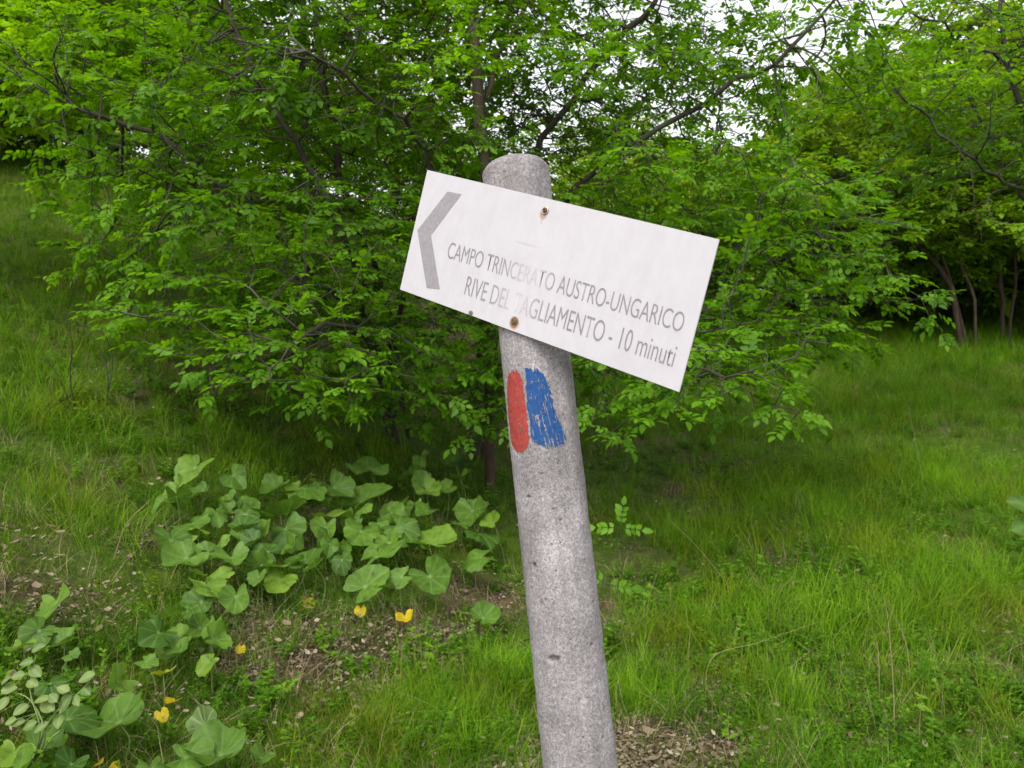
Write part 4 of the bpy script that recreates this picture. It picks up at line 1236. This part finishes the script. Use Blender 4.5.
def weed(seed, n, h, lsz, nl):
    """low feathery herb: thin stems with whorls of little leaves"""
    g = np.random.default_rng(seed)
    B = []; Dd = []; U = []; S = []; T = []
    for i in range(n):
        a = g.random() * 6.283; r0 = 0.06 * math.sqrt(g.random()); hh = h * g.uniform(0.5, 1.1)
        b = np.array([r0 * math.cos(a), r0 * math.sin(a), 0.0]); ln = np.array([math.cos(a), math.sin(a), 0]) * g.uniform(0, 0.6)
        tt = g.uniform(0.1, 0.9)
        for k in range(nl):
            t = (k + 1) / nl
            c = b + (ln * t * t + np.array([0, 0, t])) * hh
            for q in range(4):
                aa = g.random() * 6.283
                B.append(c); Dd.append((math.cos(aa), math.sin(aa), g.uniform(-0.1, 0.6))); U.append((g.normal(0, .3), g.normal(0, .3), 1)); S.append(lsz * g.uniform(0.6, 1.2) * (1.2 - 0.6 * t)); T.append(tt)
    V, Q, T = leaflet_cloud(np.array(B), np.array(Dd), np.array(U), np.array(S), np.array(T), True)
    return mesh_np('weed', V, Q, 3, {'tint': T}, smooth=False)

def litter(seed, n, size):
    g = np.random.default_rng(seed)
    V = []; Q = []; T = []; o = 0
    for i in range(n):
        c = np.array([g.normal(0, .06), g.normal(0, .06), g.uniform(0.001, 0.014)])
        nrm = norm(np.array([g.normal(0, .45), g.normal(0, .45), 1.0])); a = g.random() * 6.28
        x = np.array([math.cos(a), math.sin(a), 0]); x = norm(x - nrm * (x @ nrm)); y = np.cross(nrm, x)
        L = size * g.uniform(0.2, 1.0) ** 1.4 * 1.2; W = L * g.uniform(0.08, 0.8); cu = g.uniform(-0.3, 0.9)
        t_ = g.random()
        for k in range(4):
            t = k / 3 - 0.5
            w = W * (0.25, 1, 0.9, 0.1)[k] * g.uniform(0.7, 1.2)
            for s in (-0.5, 0, 0.5):
                V.append(c + x * t * L + y * s * w + nrm * (cu * L * t * t + cu * abs(s) * w * 0.8)); T.append(t_)
        for k in range(3):
            for s in range(2):
                p = o + k * 3 + s
                Q.append((p, p + 3, p + 4, p + 1))
        o += 12
    return mesh_np('dead_leaves', np.array(V), np.array(Q), 4, {'tint': T}, smooth=True)

def scatter(name, label, cat, protos_, mat, pts, rotz, scale, idx, tilt=0.12, seed=0):
    """one object: points with instances picked from a small set of meshes"""
    src = bpy.data.collections.new(name + '_source')
    for i, me in enumerate(protos_):
        me.materials.append(mat)
        o = bpy.data.objects.new('tuft_%02d' % i, me); src.objects.link(o)
    g = np.random.default_rng(seed)
    me = bpy.data.meshes.new(name)
    me.vertices.add(len(pts)); me.vertices.foreach_set('co', np.asarray(pts, np.float32).ravel())
    rot = np.stack([g.normal(0, tilt, len(pts)), g.normal(0, tilt, len(pts)), rotz], -1).astype(np.float32)
    a = me.attributes.new('rot', 'FLOAT_VECTOR', 'POINT'); a.data.foreach_set('vector', rot.ravel())
    a = me.attributes.new('scl', 'FLOAT', 'POINT'); a.data.foreach_set('value', np.asarray(scale, np.float32))
    a = me.attributes.new('idx', 'INT', 'POINT'); a.data.foreach_set('value', np.asarray(idx, np.int32))
    ob = link(name, me); tag(ob, label, cat, kind='stuff')
    ng = bpy.data.node_groups.new(name, 'GeometryNodeTree')
    ng.interface.new_socket('Geometry', in_out='INPUT', socket_type='NodeSocketGeometry')
    ng.interface.new_socket('Geometry', in_out='OUTPUT', socket_type='NodeSocketGeometry')
    N = ng.nodes; L = ng.links
    gi = N.new('NodeGroupInput'); go = N.new('NodeGroupOutput')
    iop = N.new('GeometryNodeInstanceOnPoints')
    ci = N.new('GeometryNodeCollectionInfo'); ci.inputs['Collection'].default_value = src
    ci.inputs['Separate Children'].default_value = True; ci.inputs['Reset Children'].default_value = True
    def named(nm, t):
        q = N.new('GeometryNodeInputNamedAttribute'); q.data_type = t; q.inputs['Name'].default_value = nm; return q.outputs[0]
    L.new(gi.outputs[0], iop.inputs['Points']); L.new(ci.outputs[0], iop.inputs['Instance'])
    iop.inputs['Pick Instance'].default_value = True
    L.new(named('idx', 'INT'), iop.inputs['Instance Index'])
    L.new(named('rot', 'FLOAT_VECTOR'), iop.inputs['Rotation'])
    L.new(named('scl', 'FLOAT'), iop.inputs['Scale'])
    L.new(iop.outputs[0], go.inputs[0])
    md = ob.modifiers.new('scatter', 'NODES'); md.node_group = ng
    print(name, len(pts))
    return ob

def area_points(density, y0, y1, seed, half=0.78, margin=0.5):
    """random points of the ground in a wedge wider than the view; density(y) per square metre"""
    g = np.random.default_rng(seed)
    out = []
    ys = np.linspace(y0, y1, 60)
    for a, b in zip(ys[:-1], ys[1:]):
        ym = (a + b) / 2; hw = half * ym + margin
        n = int(density(ym) * (b - a) * 2 * hw)
        y = g.uniform(a, b, n); x = g.uniform(-hw, hw, n)
        out.append(np.stack([x, y], -1))
    p = np.concatenate(out)
    return np.column_stack([p, H(p[:, 0], p[:, 1])]), g

shade_c = [(ground(400, 470), 1.5), (ground(640, 480), 1.3)]
def sparse(x, y):       # little grows under the tree
    v = np.zeros(len(x))
    for p, r in shade_c:
        v = np.maximum(v, np.exp(-((x - p[0]) ** 2 / (r * 1.6) ** 2 + (y - p[1]) ** 2 / r ** 2)))
    v = np.maximum(v, 0.9 * np.exp(-((x + 0.6) ** 2 / 4 + (y - 6.8) ** 2 / 1.6)))
    return v

# fine grass
P, g = area_points(lambda y: 760 if y < 3 else (460 if y < 5 else (200 if y < 9 else 70)), 0.9, 20, 1)
bare_ = bare(P[:, 0], P[:, 1]); sh = sparse(P[:, 0], P[:, 1])
lush = vn(P[:, 0] * 1.7, P[:, 1] * 1.7, 8)
keep = g.random(len(P)) < np.clip((1 - bare_ * 0.76) * (1 - 0.12 * sh) * (0.5 + 1.1 * lush), 0.08, 1)
P = P[keep]; lush = lush[keep]; sh = sh[keep]; bb = bare_[keep]
tufts = [blade_tuft(300 + i, 26, 0.03, 0.12, 0.0020, 0.055, 1.7, 0.22 + 0.07 * i, 0.14) for i in range(6)] + [blade_tuft(320 + i, 20, 0.06, 0.23, 0.0024, 0.05, 1.9, 0.30 + 0.09 * i, 0.10) for i in range(4)]
right = sst(P[:, 0], 0.2, 1.2) * 0.6 + 0.2
lng = g.random(len(P)) < (right * lush * 1.1)
idx = np.where(lng, g.integers(6, 10, len(P)), g.integers(0, 6, len(P)))
far = sst(P[:, 1], 5, 12)
scale = g.uniform(0.6, 1.15, len(P)) * (0.6 + 0.6 * lush) * (1 + 1.1 * far) * (1 - 0.4 * bb)
scatter('grass', 'green grass growing over the bank and the meadow', 'grass', tufts, M_GRASS, P, g.uniform(0, 6.28, len(P)), scale, idx, 0.35, 2)

# tall lush grass clumps where the photo shows them
CL = [(450, 720, 0.28, 150), (400, 730, 0.18, 60), (500, 690, 0.15, 60), (800, 500, 0.8, 260), (960, 480, 0.9, 260), (830, 350, 1.6, 260), (930, 355, 1.8, 300), (770, 340, 1.2, 120), (900, 560, 0.5, 120), (1000, 600, 0.5, 120), (670, 640, 0.25, 70), (760, 620, 0.3, 70), (860, 400, 1.5, 300), (980, 380, 1.8, 300), (780, 380, 1.0, 150), (60, 330, 1.2, 160), (20, 260, 1.5, 160), (90, 410, 0.8, 120), (150, 330, 0.8, 100), (30, 210, 1.2, 160), (20, 420, 0.5, 80), (60, 520, 0.3, 60), (250, 470, 0.5, 60), (350, 455, 0.5, 60), (700, 540, 0.4, 90), (860, 640, 0.3, 80), (1000, 500, 0.7, 150), (930, 620, 0.3, 80), (780, 700, 0.2, 60), (560, 700, 0.2, 40), (640, 700, 0.15, 40), (950, 700, 0.3, 70)]
pts = []
for a, b_, r, n in CL:
    c = ground(a, b_)
    q = g.normal(0, r * 0.55, (n, 2)); x = c[0] + q[:, 0]; y = c[1] + q[:, 1]
    pts.append(np.column_stack([x, y, H(x, y)]))
P = np.concatenate(pts)
tall = [blade_tuft(340 + i, 20, 0.08, 0.32, 0.0032, 0.05, 1.9, 0.58 + 0.06 * i, 0.05, seg=6) for i in range(4)]
scatter('tall_grass', 'longer bright grass in loose clumps around the meadow', 'grass', tall, M_GRASS, P, g.uniform(0, 6.28, len(P)), g.uniform(0.6, 1.15, len(P)) * np.where(P[:, 1] < 3.2, 0.8, 1.0), g.integers(0, 4, len(P)), 0.3, 3)

# low feathery herbs
P, g = area_points(lambda y: 80 if y < 4 else (50 if y < 7 else 18), 0.9, 13, 4)
w_ = vn(P[:, 0] * 1.2 + 9, P[:, 1] * 1.2, 9)
keep = g.random(len(P)) < np.clip((w_ - 0.3) * 2.2, 0, 1) * (1 - 0.9 * bare(P[:, 0], P[:, 1]))
P = P[keep]
weeds = [weed(400 + i, 9, 0.10, 0.018, 6) for i in range(4)] + [weed(410 + i, 6, 0.09, 0.030, 4) for i in range(3)]
scatter('ground_herbs', 'low feathery weeds among the grass', 'weeds', weeds, M_COVER, P, g.uniform(0, 6.28, len(P)), g.uniform(0.6, 1.3, len(P)), g.integers(0, 7, len(P)), 0.2, 5)

# dead leaves and straw
P, g = area_points(lambda y: 700 if y < 3.5 else (160 if y < 6 else 40), 0.9, 10, 6)
bb = bare(P[:, 0], P[:, 1])
keep = g.random(len(P)) < np.clip(0.07 + bb * 1.0, 0, 1)
P = P[keep]
scatter('leaf_litter', 'dry brown fallen leaves on the bare patches of the bank', 'leaf litter', [litter(500 + i, 44, 0.021) for i in range(4)] + [litter(506, 12, 0.04)], M_LITTER, P, g.uniform(0, 6.28, len(P)), g.uniform(0.6, 1.25, len(P)), g.integers(0, 5, len(P)), 0.1, 7)
P, g = area_points(lambda y: 190 if y < 4 else 60, 0.9, 12, 8)
keep = g.random(len(P)) < np.clip(0.25 + bare(P[:, 0], P[:, 1]) * 0.6, 0, 1)
P = P[keep]
scatter('dry_grass', 'scattered straw-coloured dry grass among the green', 'dry grass', [blade_tuft(520 + i, 9, 0.08, 0.24, 0.0018, 0.05, 2.2, 0.5, 0.0, seg=5) for i in range(4)], M_STRAW, P, g.uniform(0, 6.28, len(P)), g.uniform(0.6, 1.1, len(P)), g.integers(0, 4, len(P)), 0.3, 9)
